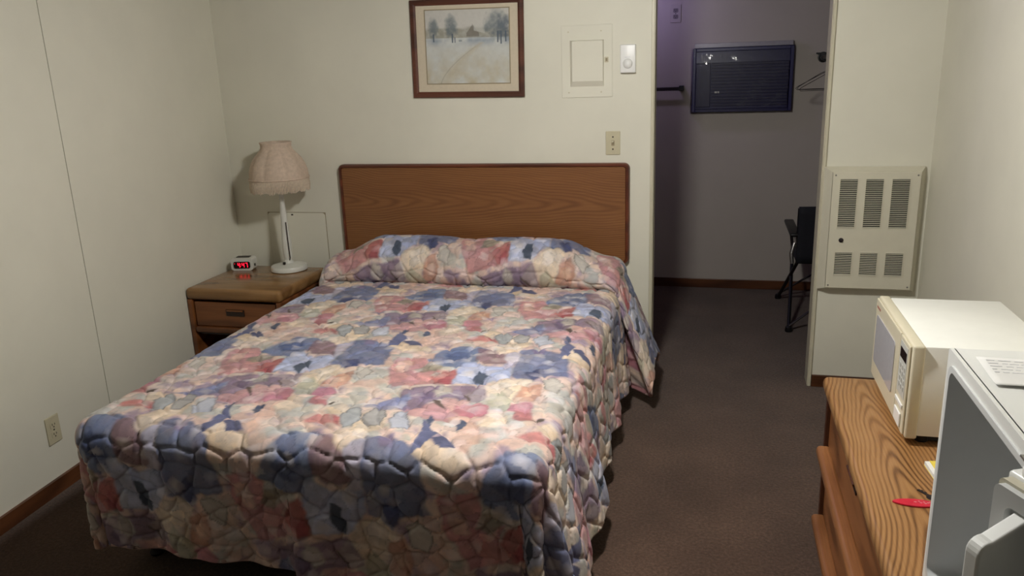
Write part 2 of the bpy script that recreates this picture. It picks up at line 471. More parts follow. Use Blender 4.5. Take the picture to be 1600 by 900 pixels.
# ---- quilted bedspread -----------------------------------------------------
TILE = [
  ((105, 125, 160), 0, [(-0.243, 0.127), (-0.21, 0.214), (-0.169, 0.274), (-0.088, 0.286), (-0.046, 0.271), (-0.058, 0.146), (-0.092, 0.083), (-0.161, 0.071)]),
  ((85, 102, 140), 0, [(-0.197, 0.174), (-0.152, 0.223), (-0.103, 0.21), (-0.086, 0.132), (-0.149, 0.122)]),
  ((140, 108, 115), 0, [(-0.082, 0.266), (-0.038, 0.272), (0.033, 0.241), (0.073, 0.157), (0.073, 0.128), (-0.025, 0.122), (-0.064, 0.155)]),
  ((228, 205, 170), 0, [(-0.04, 0.304), (0.067, 0.332), (0.086, 0.281), (0.031, 0.221), (-0.005, 0.246)]),
  ((190, 186, 202), 0, [(0.029, 0.23), (0.083, 0.281), (0.098, 0.031), (0.033, 0.093), (0.058, 0.145)]),
  ((104, 118, 152), 0, [(0.082, 0.28), (0.122, 0.297), (0.184, 0.286), (0.272, 0.238), (0.298, 0.054), (0.274, 0.042), (0.201, 0.038), (0.18, -0.017), (0.148, 0.003), (0.103, 0.022), (0.091, 0.15)]),
  ((68, 78, 120), 0, [(0.144, 0.065), (0.187, 0.1), (0.208, 0.022), (0.179, -0.013)]),
  ((135, 120, 150), 0, [(0.125, 0.287), (0.164, 0.309), (0.172, 0.253), (0.137, 0.247)]),
  ((168, 181, 208), 0, [(-0.097, 0.053), (-0.09, 0.121), (-0.065, 0.135), (-0.01, 0.096), (0.092, 0.112), (0.098, 0.031), (0.065, -0.01), (0.028, -0.06), (-0.084, -0.061), (-0.094, -0.001)]),
  ((190, 200, 220), 0, [(-0.097, -0.001), (-0.072, 0.039), (-0.027, 0.01), (-0.013, -0.049), (-0.081, -0.061)]),
  ((202, 138, 134), 0, [(-0.361, 0.128), (-0.254, 0.145), (-0.229, 0.109), (-0.237, 0.031), (-0.152, 0.045), (-0.181, -0.015), (-0.141, -0.088), (-0.229, -0.111), (-0.278, -0.128), (-0.344, 0.004)]),
  ((222, 182, 160), 0, [(-0.346, 0.09), (-0.293, 0.109), (-0.265, -0.002), (-0.316, -0.001)]),
  ((150, 140, 115), 0, [(-0.251, 0.019), (-0.23, 0.08), (-0.161, 0.081), (-0.157, 0.049), (-0.204, 0.008)]),
  ((188, 98, 92), 0, [(-0.178, -0.024), (-0.149, 0.036), (-0.109, 0.066), (-0.097, 0.053), (-0.085, -0.07), (-0.144, -0.08)]),
  ((176, 80, 84), 0, [(-0.136, -0.043), (-0.11, 0.005), (-0.085, -0.07), (-0.132, -0.073)]),
  ((140, 118, 138), 0, [(-0.223, -0.144), (-0.135, -0.104), (-0.032, -0.086), (0.03, -0.068), (0.065, -0.167), (0.027, -0.189), (-0.065, -0.189), (-0.089, -0.232), (-0.126, -0.291), (-0.186, -0.302), (-0.212, -0.23)]),
  ((118, 100, 128), 0, [(-0.16, -0.174), (-0.121, -0.135), (-0.094, -0.21), (-0.119, -0.222)]),
  ((165, 150, 148), 0, [(-0.017, -0.133), (0.032, -0.076), (0.065, -0.167), (0.027, -0.189)]),
  ((192, 184, 166), 0, [(-0.118, -0.151), (-0.106, -0.09), (-0.072, -0.11), (-0.056, -0.156), (-0.086, -0.185)]),
  ((165, 175, 196), 0, [(-0.212, -0.222), (-0.189, -0.171), (-0.169, -0.231), (-0.198, -0.274)]),
  ((204, 148, 146), 0, [(-0.156, -0.296), (-0.071, -0.229), (-0.003, -0.277), (0.032, -0.328), (-0.037, -0.361), (-0.14, -0.337)]),
  ((214, 165, 152), 0, [(-0.071, -0.191), (0.027, -0.189), (0.003, -0.239), (-0.003, -0.277), (-0.054, -0.249)]),
  ((190, 112, 124), 0, [(-0.001, -0.284), (-0.011, -0.234), (0.053, -0.193), (0.088, -0.225), (0.099, -0.274), (0.086, -0.305), (0.025, -0.315)]),
  ((215, 160, 160), 0, [(-0.012, -0.249), (0.025, -0.205), (0.062, -0.199), (0.042, -0.262)]),
  ((226, 208, 174), 0, [(0.036, -0.067), (0.085, 0.002), (0.135, 0.019), (0.19, -0.015), (0.165, -0.078), (0.148, -0.138), (0.141, -0.185), (0.073, -0.182)]),
  ((236, 222, 194), 0, [(0.074, -0.043), (0.113, -0.002), (0.149, -0.022), (0.123, -0.094)]),
  ((202, 148, 116), 0, [(0.154, -0.137), (0.162, -0.062), (0.219, -0.028), (0.243, -0.106), (0.219, -0.172), (0.145, -0.177)]),
  ((226, 184, 150), 0, [(0.171, -0.102), (0.216, -0.07), (0.221, -0.125), (0.191, -0.146)]),
  ((200, 126, 138), 0, [(0.16, -0.249), (0.149, -0.192), (0.213, -0.173), (0.241, -0.213), (0.239, -0.257), (0.202, -0.256)]),
  ((192, 193, 204), 0, [(0.078, -0.188), (0.141, -0.185), (0.155, -0.228), (0.134, -0.254), (0.095, -0.238)]),
  ((228, 206, 172), 0, [(0.085, -0.34), (0.104, -0.259), (0.147, -0.258), (0.178, -0.316), (0.163, -0.373), (0.115, -0.381)]),
  ((222, 182, 156), 0, [(-0.011, -0.329), (0.108, -0.294), (0.085, -0.34), (0.12, -0.4), (0.125, -0.437), (0.077, -0.433), (0.037, -0.362)]),
  ((224, 200, 160), 0, [(-0.056, -0.536), (-0.018, -0.474), (0.029, -0.514), (0.104, -0.519), (0.136, -0.565), (0.062, -0.578), (0.022, -0.575)]),
  ((224, 186, 160), 0, [(0.05, -0.474), (0.059, -0.376), (0.088, -0.35), (0.127, -0.422), (0.126, -0.46), (0.117, -0.522), (0.088, -0.522)]),
  ((226, 204, 166), 0, [(-0.408, -0.34), (-0.379, -0.29), (-0.338, -0.313), (-0.346, -0.373), (-0.376, -0.378)]),
  ((186, 106, 106), 0, [(-0.5, -0.295), (-0.491, -0.246), (-0.445, -0.254), (-0.426, -0.306), (-0.466, -0.32)]),
  ((206, 126, 118), 0, [(-0.449, -0.427), (-0.424, -0.387), (-0.389, -0.366), (-0.35, -0.423), (-0.415, -0.442)]),
  ((186, 88, 86), 0, [(-0.376, -0.378), (-0.339, -0.386), (-0.311, -0.444), (-0.347, -0.423)]),
  ((124, 132, 166), 0, [(-0.304, -0.307), (-0.295, -0.283), (-0.233, -0.242), (-0.223, -0.201), (-0.191, -0.179), (-0.166, -0.276), (-0.21, -0.313)]),
  ((184, 182, 150), 0, [(-0.604, -0.208), (-0.61, -0.131), (-0.578, -0.107), (-0.524, -0.169), (-0.521, -0.243), (-0.577, -0.244)]),
  ((228, 205, 165), 0, [(-0.268, -0.469), (-0.297, -0.393), (-0.274, -0.332), (-0.213, -0.321), (-0.186, -0.401), (-0.19, -0.455), (-0.208, -0.485)]),
  ((168, 173, 168), 1, [(-0.346, -0.373), (-0.341, -0.328), (-0.313, -0.309), (-0.28, -0.347), (-0.27, -0.374), (-0.273, -0.45), (-0.302, -0.449)]),
  ((170, 168, 158), 1, [(-0.273, -0.368), (-0.261, -0.3), (-0.219, -0.315), (-0.205, -0.348), (-0.204, -0.425), (-0.233, -0.43)]),
  ((188, 193, 198), 1, [(-0.191, -0.374), (-0.171, -0.314), (-0.141, -0.308), (-0.1, -0.413), (-0.15, -0.442)]),
  ((196, 190, 172), 1, [(-0.444, -0.058), (-0.458, 0.014), (-0.424, 0.029), (-0.383, -0.021), (-0.394, -0.086)]),
  ((74, 88, 106), 2, [(-0.02, -0.015), (-0.013, 0.044), (0.014, 0.035), (0.021, 0.009), (0.019, -0.053), (-0.006, -0.039)]),
  ((82, 92, 118), 2, [(-0.066, -0.366), (-0.065, -0.328), (-0.046, -0.349), (-0.046, -0.397)]),
  ((80, 90, 112), 2, [(0.032, -0.376), (0.036, -0.341), (0.054, -0.345), (0.061, -0.391), (0.051, -0.406)]),
  ((100, 106, 140), 2, [(-0.055, -0.53), (-0.057, -0.423), (-0.073, -0.372), (-0.042, -0.407), (-0.012, -0.441), (-0.025, -0.494)]),
  ((88, 92, 122), 2, [(-0.007, -0.472), (0.017, -0.455), (0.047, -0.475), (0.069, -0.507), (0.029, -0.514)]),
  ((96, 84, 70), 2, [(-0.428, -0.302), (-0.4, -0.282), (-0.404, -0.309)]),
  ((100, 82, 72), 2, [(-0.089, -0.225), (-0.067, -0.221), (-0.038, -0.276), (-0.061, -0.258)]),
  ((96, 80, 70), 2, [(-0.02, -0.134), (-0.008, -0.14), (0.022, -0.186), (0.012, -0.184)]),
]
rng = np.random.default_rng(7)
LAT = [rng.random((64, 64)) for _ in range(6)]
def vnoise(x, y, k=0):
    g = LAT[k]
    xi = np.floor(x).astype(int); yi = np.floor(y).astype(int)
    fx = x - xi; fy = y - yi
    fx = fx * fx * (3 - 2 * fx); fy = fy * fy * (3 - 2 * fy)
    a = g[xi % 64, yi % 64]; b_ = g[(xi + 1) % 64, yi % 64]
    c = g[xi % 64, (yi + 1) % 64]; d = g[(xi + 1) % 64, (yi + 1) % 64]
    return (a * (1 - fx) + b_ * fx) * (1 - fy) + (c * (1 - fx) + d * fx) * fy
def fbm(x, y, k=0):
    return (vnoise(x, y, k) + .5 * vnoise(x * 2.1 + 7, y * 2.1 + 3, k) + .25 * vnoise(x * 4.3 + 1, y * 4.3 + 9, k)) / 1.75

TW, TH, TSH = 0.68, 0.78, -0.285     # repeat: (TW, 0) and (TSH, -TH)
def print_colour(a, b_):
    """colour of the watercolour print at cloth position (metres from the reference leaf)"""
    x = a + .012 * (fbm(a * 22, b_ * 22, 0) - .5) * 2
    y = b_ + .012 * (fbm(a * 22, b_ * 22, 1) - .5) * 2
    row = np.floor(-(y - .34) / TH)
    y0 = y + row * TH
    x0 = x - row * TSH
    x0 = (x0 + .45) % TW - .45
    n = fbm(a * 9, b_ * 9, 2)[..., None]
    n2 = fbm(a * 14 + 5, b_ * 14, 3)[..., None]
    cream = np.array(lin((226, 208, 182))); peach = np.array(lin((214, 176, 158)))
    sage = np.array(lin((190, 188, 172))); mauve = np.array(lin((172, 150, 162)))
    col = cream * (1 - n) + peach * n
    w1 = np.clip((n2 - .52) * 7, 0, 1); col = col * (1 - w1) + sage * w1
    w2 = np.clip((.40 - n2) * 7, 0, 1); col = col * (1 - w2) + mauve * w2
    wash = fbm(a * 26, b_ * 26, 4)
    def patches(styles):
        for rgb, style, poly in TILE:
            c = np.array(lin(rgb))
            P = np.array(poly)
            if style not in styles:
                continue
            if style == 2:
                P = P.mean(0) + (P - P.mean(0)) * 1.18
            for ox, oy in ((0, 0), (-TW, 0), (TW, 0), (-TSH, TH), (-TSH - TW, TH), (TSH, -TH), (TSH + TW, -TH)):
                Q = P + (ox, oy)
                lo = Q.min(0) - .02; hi = Q.max(0) + .02
                m = (x0 > lo[0]) & (x0 < hi[0]) & (y0 > lo[1]) & (y0 < hi[1])
                if not m.any():
                    continue
                px, py = x0[m], y0[m]
                ins = np.zeros(px.shape, bool); dist = np.full(px.shape, 9.0)
                for i in range(len(Q)):
                    x1, y1 = Q[i]; x2, y2 = Q[(i + 1) % len(Q)]
                    cr = ((y1 > py) != (y2 > py))
                    xx = (x2 - x1) * (py - y1) / ((y2 - y1) if abs(y2 - y1) > 1e-9 else 1e-9) + x1
                    ins ^= cr & (px < xx)
                    ex, ey = x2 - x1, y2 - y1
                    tt = np.clip(((px - x1) * ex + (py - y1) * ey) / (ex * ex + ey * ey + 1e-12), 0, 1)
                    dist = np.minimum(dist, np.hypot(px - x1 - tt * ex, py - y1 - tt * ey))
                sd = np.where(ins, dist, -dist)
                soft = (.010, .003, .004)[style]
                al = np.clip(sd / soft + .5, 0, 1)
                w = wash[m]
                if style == 0:
                    al = al * (.80 + .20 * w)
                    shade = 1.0 + .45 * (w - .5) - .16 * np.exp(-(sd / .006) ** 2)
                elif style == 1:
                    shade = 1.0 + .3 * (w - .5) - .62 * np.exp(-(sd / .0045) ** 2)
                else:
                    shade = 1.0 + .5 * (w - .5)
                cc = c[None, :] * shade[:, None]
                col[m] = col[m] * (1 - al[:, None]) + cc * al[:, None]
    patches((0,))
    # brushed petals: small overlapping cells, each a little lighter or darker
    cs = .046
    pi_ = np.floor(x / cs).astype(int); pj_ = np.floor(y / cs).astype(int)
    f1 = np.full(x.shape, 9.0); f2 = f1.copy(); tone = np.zeros(x.shape); hue = np.zeros(x.shape)
    for di in (-1, 0, 1):
        for dj in (-1, 0, 1):
            ii = pi_ + di; jj = pj_ + dj
            qx = (ii + LAT[4][ii % 64, jj % 64]) * cs; qy = (jj + LAT[5][ii % 64, jj % 64]) * cs
            ds = np.hypot(x - qx, y - qy)
            nf = ds < f1
            f2 = np.where(nf, f1, np.minimum(f2, ds)); tone = np.where(nf, LAT[2][ii % 64, jj % 64], tone)
            hue = np.where(nf, LAT[3][ii % 64, jj % 64], hue); f1 = np.where(nf, ds, f1)
    gr = np.clip(f1 / cs, 0, 1)
    k = 1.0 + .26 * (tone - .5) + .24 * (.45 - gr) * np.where(hue > .5, 1, -1) - .22 * np.exp(-((f2 - f1) / .0025) ** 2) * (hue > .35)
    wh = np.clip((tone - .72) * 5, 0, 1)[..., None] * np.clip(1.2 - gr[..., None] * 1.6, 0, 1) * .5
    col = col * k[..., None]
    col = col * (1 - wh) + np.array(lin((226, 218, 204))) * wh
    cool = (hue - .5)[..., None] * np.array((-.10, -.02, .14))
    col = col * (1 + cool)
    patches((1, 2))
    lum = (col @ np.array((.3, .59, .11)))[..., None]
    col = (col * .80 + lum * .20) * np.array((.99, .97, 1.07))
    return np.clip(col, 0, 1)

WC, RR, DM = .700, .070, .515
ZT = .565
Y0 = 1.950
PATH = np.array([(1.95, 0), (2.2, 0), (2.6, .004), (3.0, .004), (3.4, .006), (3.55, .004), (3.62, -.004), (3.665, -.024), (3.70, -.036), (3.712, -.032), (3.70, -.022), (3.665, -.006), (3.628, .016), (3.606, .055), (3.612, .105), (3.65, .158), (3.72, .195), (3.80, .203), (3.87, .178), (3.92, .11), (3.935, .03)])
def smooth_path():
    pts = []
    for i in range(len(PATH) - 1):
        p0 = PATH[max(i - 1, 0)]; p1 = PATH[i]; p2 = PATH[i + 1]; p3 = PATH[min(i + 2, len(PATH) - 1)]
        for k in range(16):
            t_ = k / 16
            pts.append(.5 * ((2 * p1) + (-p0 + p2) * t_ + (2 * p0 - 5 * p1 + 4 * p2 - p3) * t_ ** 2 + (-p0 + 3 * p1 - 3 * p2 + p3) * t_ ** 3))
    pts.append(PATH[-1])
    pts = np.array(pts)
    s = np.concatenate([[0], np.cumsum(np.hypot(*np.diff(pts, axis=0).T))])
    return s, pts
PS, PP = smooth_path()
BL = PS[-1]
BCREASE = PS[9 * 16]
def drape(a, b_):
    ac = np.clip(a, -WC, WC); bc = np.clip(b_, 0, BL)
    da = a - ac; db = b_ - bc
    d = np.hypot(da, db)
    dd = np.minimum(d, DM)
    nx = np.where(d > 1e-9, da / np.maximum(d, 1e-9), 0); ny = np.where(d > 1e-9, db / np.maximum(d, 1e-9), 0)
    y = np.interp(bc, PS, PP[:, 0]); zo = np.interp(bc, PS, PP[:, 1])
    # pillow bulge sinks towards its two ends and a little between the two pillows
    e = np.clip((np.abs(ac) - .46) / .24, 0, 1); g = 1 - .42 * e * e * (3 - 2 * e) - .05 * np.exp(-(ac / .10) ** 2)
    pil = np.clip((bc - BCREASE) / .05, 0, 1)
    zo = np.where(zo > 0, zo * (1 - pil + pil * g), zo)
    z = ZT + zo + .006 * (fbm(ac * 4 + 3, bc * 4, 5) - .5) * 2
    th = np.minimum(dd / RR, math.pi / 2)
    px = RR * np.sin(th); pz = RR * (1 - np.cos(th))
    tt = np.maximum(dd - RR * math.pi / 2, 0)
    s = ac * 1.0 - bc * 1.0 + np.arctan2(np.abs(nx), np.abs(ny) + 1e-9) * .35
    fold = np.sin(s * 17 + 1.3) * .010 + np.sin(s * 39) * .005
    hang = np.clip(tt / .25, 0, 1.4)
    corner = np.clip(4 * nx * nx * ny * ny, 0, 1)
    flr = np.where(a > 0, (.10 + .10 * (b_ < .6)) * nx * nx, 0.0) - .03 * ny * ny - .05 * (a < 0)
    flap = np.clip((bc - BCREASE + .01) / .03, 0, 1) * np.abs(nx)
    fold = fold * (1 - .8 * flap)
    px = px + flr * tt + fold * hang + corner * .03 * hang * np.sin(np.arctan2(np.abs(ny), np.abs(nx) + 1e-9) * 8)
    pz = pz + tt * (.985 - .06 * ny * ny)
    # the piece drawn over the pillows is pulled up, hangs free and swings out
    px = px + flap * tt * .31 * (a > 0)
    ysh = -flap * tt * .33 * np.clip(1 - (bc - BCREASE) / .55, 0, 1)
    x = ac + nx * px; y = y + ny * px + ysh
    z = z - pz
    z = z - flap * tt * .03
    return CX + x, y, np.maximum(z, .012)

ST = .005
A = np.arange(-WC - DM - ST, WC + DM + 2 * ST, ST)
B = np.arange(-DM - ST, BL, ST)
GA, GB = np.meshgrid(A, B, indexing='ij')
X, Y, Z = drape(GA, GB)
Pg = np.stack([X, Y, Z], -1)
dA = np.gradient(Pg, axis=0); dB = np.gradient(Pg, axis=1)
N = np.cross(dA, dB); N /= np.maximum(np.linalg.norm(N, axis=-1, keepdims=True), 1e-12)
# quilting: stitched cells puffed between the seams
wa = GA + .030 * (fbm(GA * 7, GB * 7, 1) - .5) * 2
wb = GB + .030 * (fbm(GA * 7 + 4, GB * 7, 3) - .5) * 2
CSX, CSY = .098, .074
gi = np.floor(wa / CSX).astype(int); gj = np.floor(wb / CSY).astype(int)
F1 = np.full(GA.shape, 9.0); F2 = np.full(GA.shape, 9.0)
JX = rng.random((97, 97)); JY = rng.random((97, 97))
for di in (-2, -1, 0, 1, 2):
    for dj in (-2, -1, 0, 1, 2):
        ii = gi + di; jj = gj + dj
        px = (ii + .5 + .5 * (jj % 2) + .75 * (JX[ii % 97, jj % 97] - .5)) * CSX
        py = (jj + .5 + .75 * (JY[ii % 97, jj % 97] - .5)) * CSY
        dist = np.hypot(wa - px, (wb - py) * 1.25)
        nf = dist < F1
        F2 = np.where(nf, F1, np.minimum(F2, dist))
        F1 = np.where(nf, dist, F1)
edge = F2 - F1
puff = 1 - np.exp(-edge / .0085)
wr = fbm(GA * 60, GB * 34, 0) - .5
H = .0108 * puff + .0035 * wr * np.exp(-edge / .03) + .004 * (fbm(GA * 16, GB * 16, 2) - .5)
Pg = Pg + N * (H * np.clip((N * N).sum(-1), 0, 1))[..., None]
COLG = print_colour(GA - .433, GB - .498)
dq = np.hypot(GA - np.clip(GA, -WC, WC), GB - np.clip(GB, 0, BL))
na, nb = GA.shape
ok = dq <= DM + 1e-6
fk = ok[:-1, :-1] | ok[1:, :-1] | ok[1:, 1:] | ok[:-1, 1:]
idx = np.arange(na * nb).reshape(na, nb)
fi = np.stack([idx[:-1, :-1][fk], idx[1:, :-1][fk], idx[1:, 1:][fk], idx[:-1, 1:][fk]], -1)
used = np.zeros(na * nb, bool); used[fi.ravel()] = True
remap = np.cumsum(used) - 1
V = Pg.reshape(-1, 3)[used]; CV = COLG.reshape(-1, 3)[used]; fi = remap[fi]
me = bpy.data.meshes.new('bedspread')
me.vertices.add(len(V)); me.vertices.foreach_set('co', V.astype(np.float32).ravel())
me.loops.add(fi.size); me.loops.foreach_set('vertex_index', fi.astype(np.int32).ravel())
me.polygons.add(len(fi))
me.polygons.foreach_set('loop_start', np.arange(0, fi.size, 4, dtype=np.int32))
me.polygons.foreach_set('use_smooth', np.ones(len(fi), bool))
me.update(calc_edges=True)
at = me.color_attributes.new('print', 'FLOAT_COLOR', 'POINT')
at.data.foreach_set('color', np.concatenate([CV, np.ones((len(CV), 1))], 1).astype(np.float32).ravel())
tq = NT('floral_quilt_print')
an = tq.n('ShaderNodeAttribute', attribute_name='print')
mixn = tq.n('ShaderNodeMix', data_type='RGBA', blend_type='MULTIPLY')
mixn.inputs[0].default_value = 1.0
tq.l(an.outputs['Color'], mixn.inputs[6])
fibre = tq.noise(tq.coords(), 26, 4, 0.65)
tq.l(tq.ramp(fibre, [(0.25, (QB * .80, QB * .80, QB * .82)), (0.75, (QB * 1.10, QB * 1.08, QB * 1.04))]), mixn.inputs[7])
tq.l(mixn.outputs[2], tq.b.inputs['Base Color'])
tq.b.inputs['Roughness'].default_value = 0.62
tq.b.inputs['Sheen Weight'].default_value = 0.10
tq.b.inputs['Specular IOR Level'].default_value = 0.3
tq.bump(tq.noise(tq.coords(), 110, 3), 0.18, 0.003)
M['quilt'] = tq.m
t = thing('bedspread', 'quilted floral bedspread in blue, pink and cream draped over the bed', 'bedspread', (CX, 2.93, 0))
me.materials.append(M['quilt'])
o = bpy.data.objects.new('quilt', me); COL.objects.link(o); o.parent = t
me.transform(Matrix.Translation((-CX, -2.93, 0)))
# bound hem
ha, hb = [], []
for bb in np.arange(BL, 0, -.02): ha.append(-WC - DM); hb.append(bb)
for an_ in np.linspace(0, math.pi / 2, 30): ha.append(-WC - DM * math.cos(an_)); hb.append(-DM * math.sin(an_))
for aa in np.arange(-WC + .02, WC, .02): ha.append(aa); hb.append(-DM)
for an_ in np.linspace(math.pi / 2, 0, 30): ha.append(WC + DM * math.cos(an_)); hb.append(-DM * math.sin(an_))
for bb in np.arange(.02, BL, .02): ha.append(WC + DM); hb.append(bb)
hx, hy, hz = drape(np.array(ha), np.array(hb))
hp = [(x - CX, y - 2.93, max(z, .012)) for x, y, z in zip(hx, hy, hz)]
M['hem'] = plain('hem_binding', (188, 160, 152), 0.7, 0.25, 18)
MB().tube(hp, .007, 6).build('hem_binding', M['hem'], t, True)

# ---- headboard -------------------------------------------------------------
t = thing('headboard', 'wide oak veneer headboard with dark rounded edging on the wall', 'headboard', (-1.205, YB, 0))
hw, z0, z1 = .787, .615, 1.128
MB().prism(rrect(-hw + .02, hw - .02, z0 + .016, z1 - .018, .012), 'y', -.030, -.001).build('panel', M['headboard'], t)
def edge_ring(o_, i_):
    m = MB(); n = len(o_)
    prof = [(0.0, -.002), (0.0, -.026), (.30, -.036), (.75, -.036), (1.0, -.029), (1.0, -.002)]
    rings = []
    for f, y in prof:
        rings.append([m.bm.verts.new((o_[k][0] * (1 - f) + i_[k][0] * f, y, o_[k][1] * (1 - f) + i_[k][1] * f)) for k in range(n)])
    for a_, b2 in zip(rings[:-1], rings[1:]):
        for k in range(n):
            m.bm.faces.new((a_[k], a_[(k + 1) % n], b2[(k + 1) % n], b2[k]))
    return m
edge_ring(rrect(-hw, hw, z0, z1, .028, 6), rrect(-hw + .021, hw - .021, z0 + .017, z1 - .019, .012, 6)).build('edge_trim', M['headboard_edge'], t, True)

# ================================================================ NIGHTSTAND
NX0, NX1, NY0, NY1, NZ = -2.625, -2.085, 3.385, 3.900, .57
t = thing('nightstand', 'oak nightstand with one drawer and rounded edges between bed and wall', 'nightstand', ((NX0 + NX1) / 2, (NY0 + NY1) / 2, 0))
w, dp = (NX1 - NX0) / 2, (NY1 - NY0) / 2
MB().box(-w, w, -dp, dp, NZ - .062, NZ, .020, 4).build('top', M['night_top'], t, True)
for s in (-1, 1):
    MB().box(min(s * w, s * (w - .03)), max(s * w, s * (w - .03)), -dp + .006, dp, 0, NZ - .060, .006).build('side_panel', M['night_body'], t)
MB().box(-w + .03, w - .03, dp - .012, dp - .002, .06, NZ - .06).build('back_panel', M['night_dark'], t)
MB().box(-w + .03, w - .03, -dp + .02, dp - .012, .05, .075).build('shelf', M['night_body'], t)
MB().box(-w + .03, w - .03, -dp + .03, dp - .012, .318, .332).build('divider', M['night_dark'], t)
d = MB().box(-w + .036, w - .036, -dp + .016, dp - .05, .368, NZ - .074, .003).build('drawer', M['night_body'], t)
MB().box(-w + .032, w - .032, -dp - .002, -dp + .03, .334, .366, .012, 3).build('drawer_lip', M['night_body'], t, True)
MB().box(-.052, .052, -dp + .0115, -dp + .0155, .428, .462, .001).build('pull_recess', M['night_dark'], d)
MB().box(-.046, .046, -dp + .006, -dp + .0145, .452, .460, .002).build('pull_lip', M['night_body'], d)

# ================================================================ TABLE LAMP
t = thing('table_lamp', 'white table lamp with fringed pink fabric shade on the nightstand', 'lamp', (-2.266, 3.815, NZ))
MB().lathe([(.092, 0), (.098, .004), (.098, .022), (.094, .028), (.060, .036), (.030, .042), (.022, .052), (.020, .060)], 44).build('base', M['lamp_white'], t, True)
MB().lathe([(.020, .058), (.024, .085), (.026, .13), (.026, .16), (.022, .20), (.018, .25), (.017, .32), (.014, .36), (.012, .44)], 28).build('stem', M['lamp_white'], t, True)
MB().lathe([(.012, .44), (.018, .445), (.018, .49), (.012, .495)], 18).build('socket', M['metal'], t, True)
shade_m = plain('shade_fabric', (198, 178, 160), 0.9, 0.10, 60, bump=0.25)
sp = [(.150, .452), (.153, .50), (.150, .545), (.140, .580), (.122, .612), (.099, .637), (.083, .655), (.077, .670), (.078, .688), (.082, .697)]
sh = MB().lathe(sp, 96, lobes=8, close=False, ampf=lambda f: .07 * math.sin(min(1, f * 1.3) * math.pi * .9) + .012).build('shade', shade_m, t, True, angle=80)
so = sh.modifiers.new('thick', 'SOLIDIFY'); so.thickness = .003
for k in range(8):
    th = 2 * math.pi * k / 8
    MB().tube([((r * .935 + .001) * math.cos(th), (r * .935 + .001) * math.sin(th), z) for r, z in sp], .0022, 6).build('rib', shade_m, sh, True)
fr = MB()
random.seed(3)
for k in range(120):
    th = 2 * math.pi * k / 120
    r0 = .1515; L = .058 + .010 * abs(math.sin(th * 8)) + random.uniform(-.003, .003)
    fr.tube([(r0 * math.cos(th), r0 * math.sin(th), .505), ((r0 + .003) * math.cos(th + .01), (r0 + .003) * math.sin(th + .01), .505 - L * .6), ((r0 + .001) * math.cos(th - .01), (r0 + .001) * math.sin(th - .01), .505 - L)], [.0045, .004, .0032], 5)
fr.build('fringe', plain('shade_fringe', (198, 182, 162), 0.95, 0.12, 90), sh, True, kind='stuff')
MB().tube([(.155 * math.cos(a), .155 * math.sin(a), .508) for a in np.linspace(0, 2 * math.pi, 48)], .005, 6).build('braid', shade_m, sh, True)
MB().tube([(.02, -.02, .06), (.028, -.026, .075), (.024, -.024, .16), (.02, -.018, .27)], .0025, 6).build('cord', M['dark_metal'], t, True)
MB().box(-.006, .006, -.052, -.040, .040, .054, .002).build('switch', M['dark'], t)

# ================================================================ ALARM CLOCK
t = thing('alarm_clock', 'small white digital alarm clock with red digits on the nightstand', 'clock', (-2.535, 3.80, NZ), math.radians(10))
MB().prism(rrect(-.062, .062, .0, .070, .016, 5), 'y', -.032, .032).build('case', M['lamp_white'], t, True)
MB().prism(rrect(-.046, .048, .012, .050, .010, 5), 'y', -.036, -.0325).build('display', M['display'], t)
MB().box(-.034, .040, -.02, .015, .0702, .0735, .001).build('snooze_bar', M['plate_dark'], t)
MB().box(.0622, .066, -.012, .0, .02, .034, .001).build('side_switch', M['plate_dark'], t)
seg_m = emit('red_digit', (255, 24, 52), 3.0)
SEG = {'4': 'fgbc', '7': 'abc'}
def seg_digit(x, ch):
    h, wd, th = .0125, .0125, .0028
    R = {'a': (x, x + wd, 2 * h - th, 2 * h), 'g': (x, x + wd, h - th / 2, h + th / 2), 'd': (x, x + wd, 0, th),
         'f': (x, x + th, h, 2 * h), 'b': (x + wd - th, x + wd, h, 2 * h), 'e': (x, x + th, 0, h), 'c': (x + wd - th, x + wd, 0, h)}
    m = MB()
    for s in SEG[ch]:
        x0, x1, za, zb = R[s]
        m.box(x0, x1, -.0372, -.0362, .0185 + za, .0185 + zb)
    return m
for x, ch in ((-.022, '4'), (.003, '4'), (.022, '7')):
    seg_digit(x, ch).build('digit', seg_m, t)
MB().box(-.0055, -.0030, -.0372, -.0362, .025, .0275).box(-.0055, -.0030, -.0372, -.0362, .036, .0385).build('colon', seg_m, t)
MB().box(-.040, -.0375, -.0372, -.0362, .038, .0405).build('indicator', seg_m, t)

# ================================================================ DRESSER
DX, DY0, DY1, DZ = .37, .62, 2.585, .60
t = thing('dresser', 'long oak dresser with rounded drawer rails against the right wall', 'dresser', (.65, 1.6, 0))
tx = lambda x: x - .65
ty = lambda y: y - 1.6
MB().box(tx(DX - .012), tx(XR - .018), ty(DY0 - .01), ty(DY1 + .006), DZ - .045, DZ, .018, 4).build('top', M['oak_y'], t, True)
for y in (DY0, (DY0 + DY1) / 2 - .012, DY1 - .024):
    MB().box(tx(DX + .004), tx(XR - .03), ty(y), ty(y + .024), 0, DZ - .0455, .003).build('side_panel', M['oak_dark'], t)
MB().box(tx(XR - .03), tx(XR - .022), ty(DY0), ty(DY1), .03, DZ - .046).build('back_panel', M['oak_dark'], t)
MB().box(tx(DX + .03), tx(DX + .05), ty(DY0 + .025), ty(DY1 - .025), 0, .06).build('plinth', M['oak_dark'], t)
ym = (DY0 + DY1) / 2
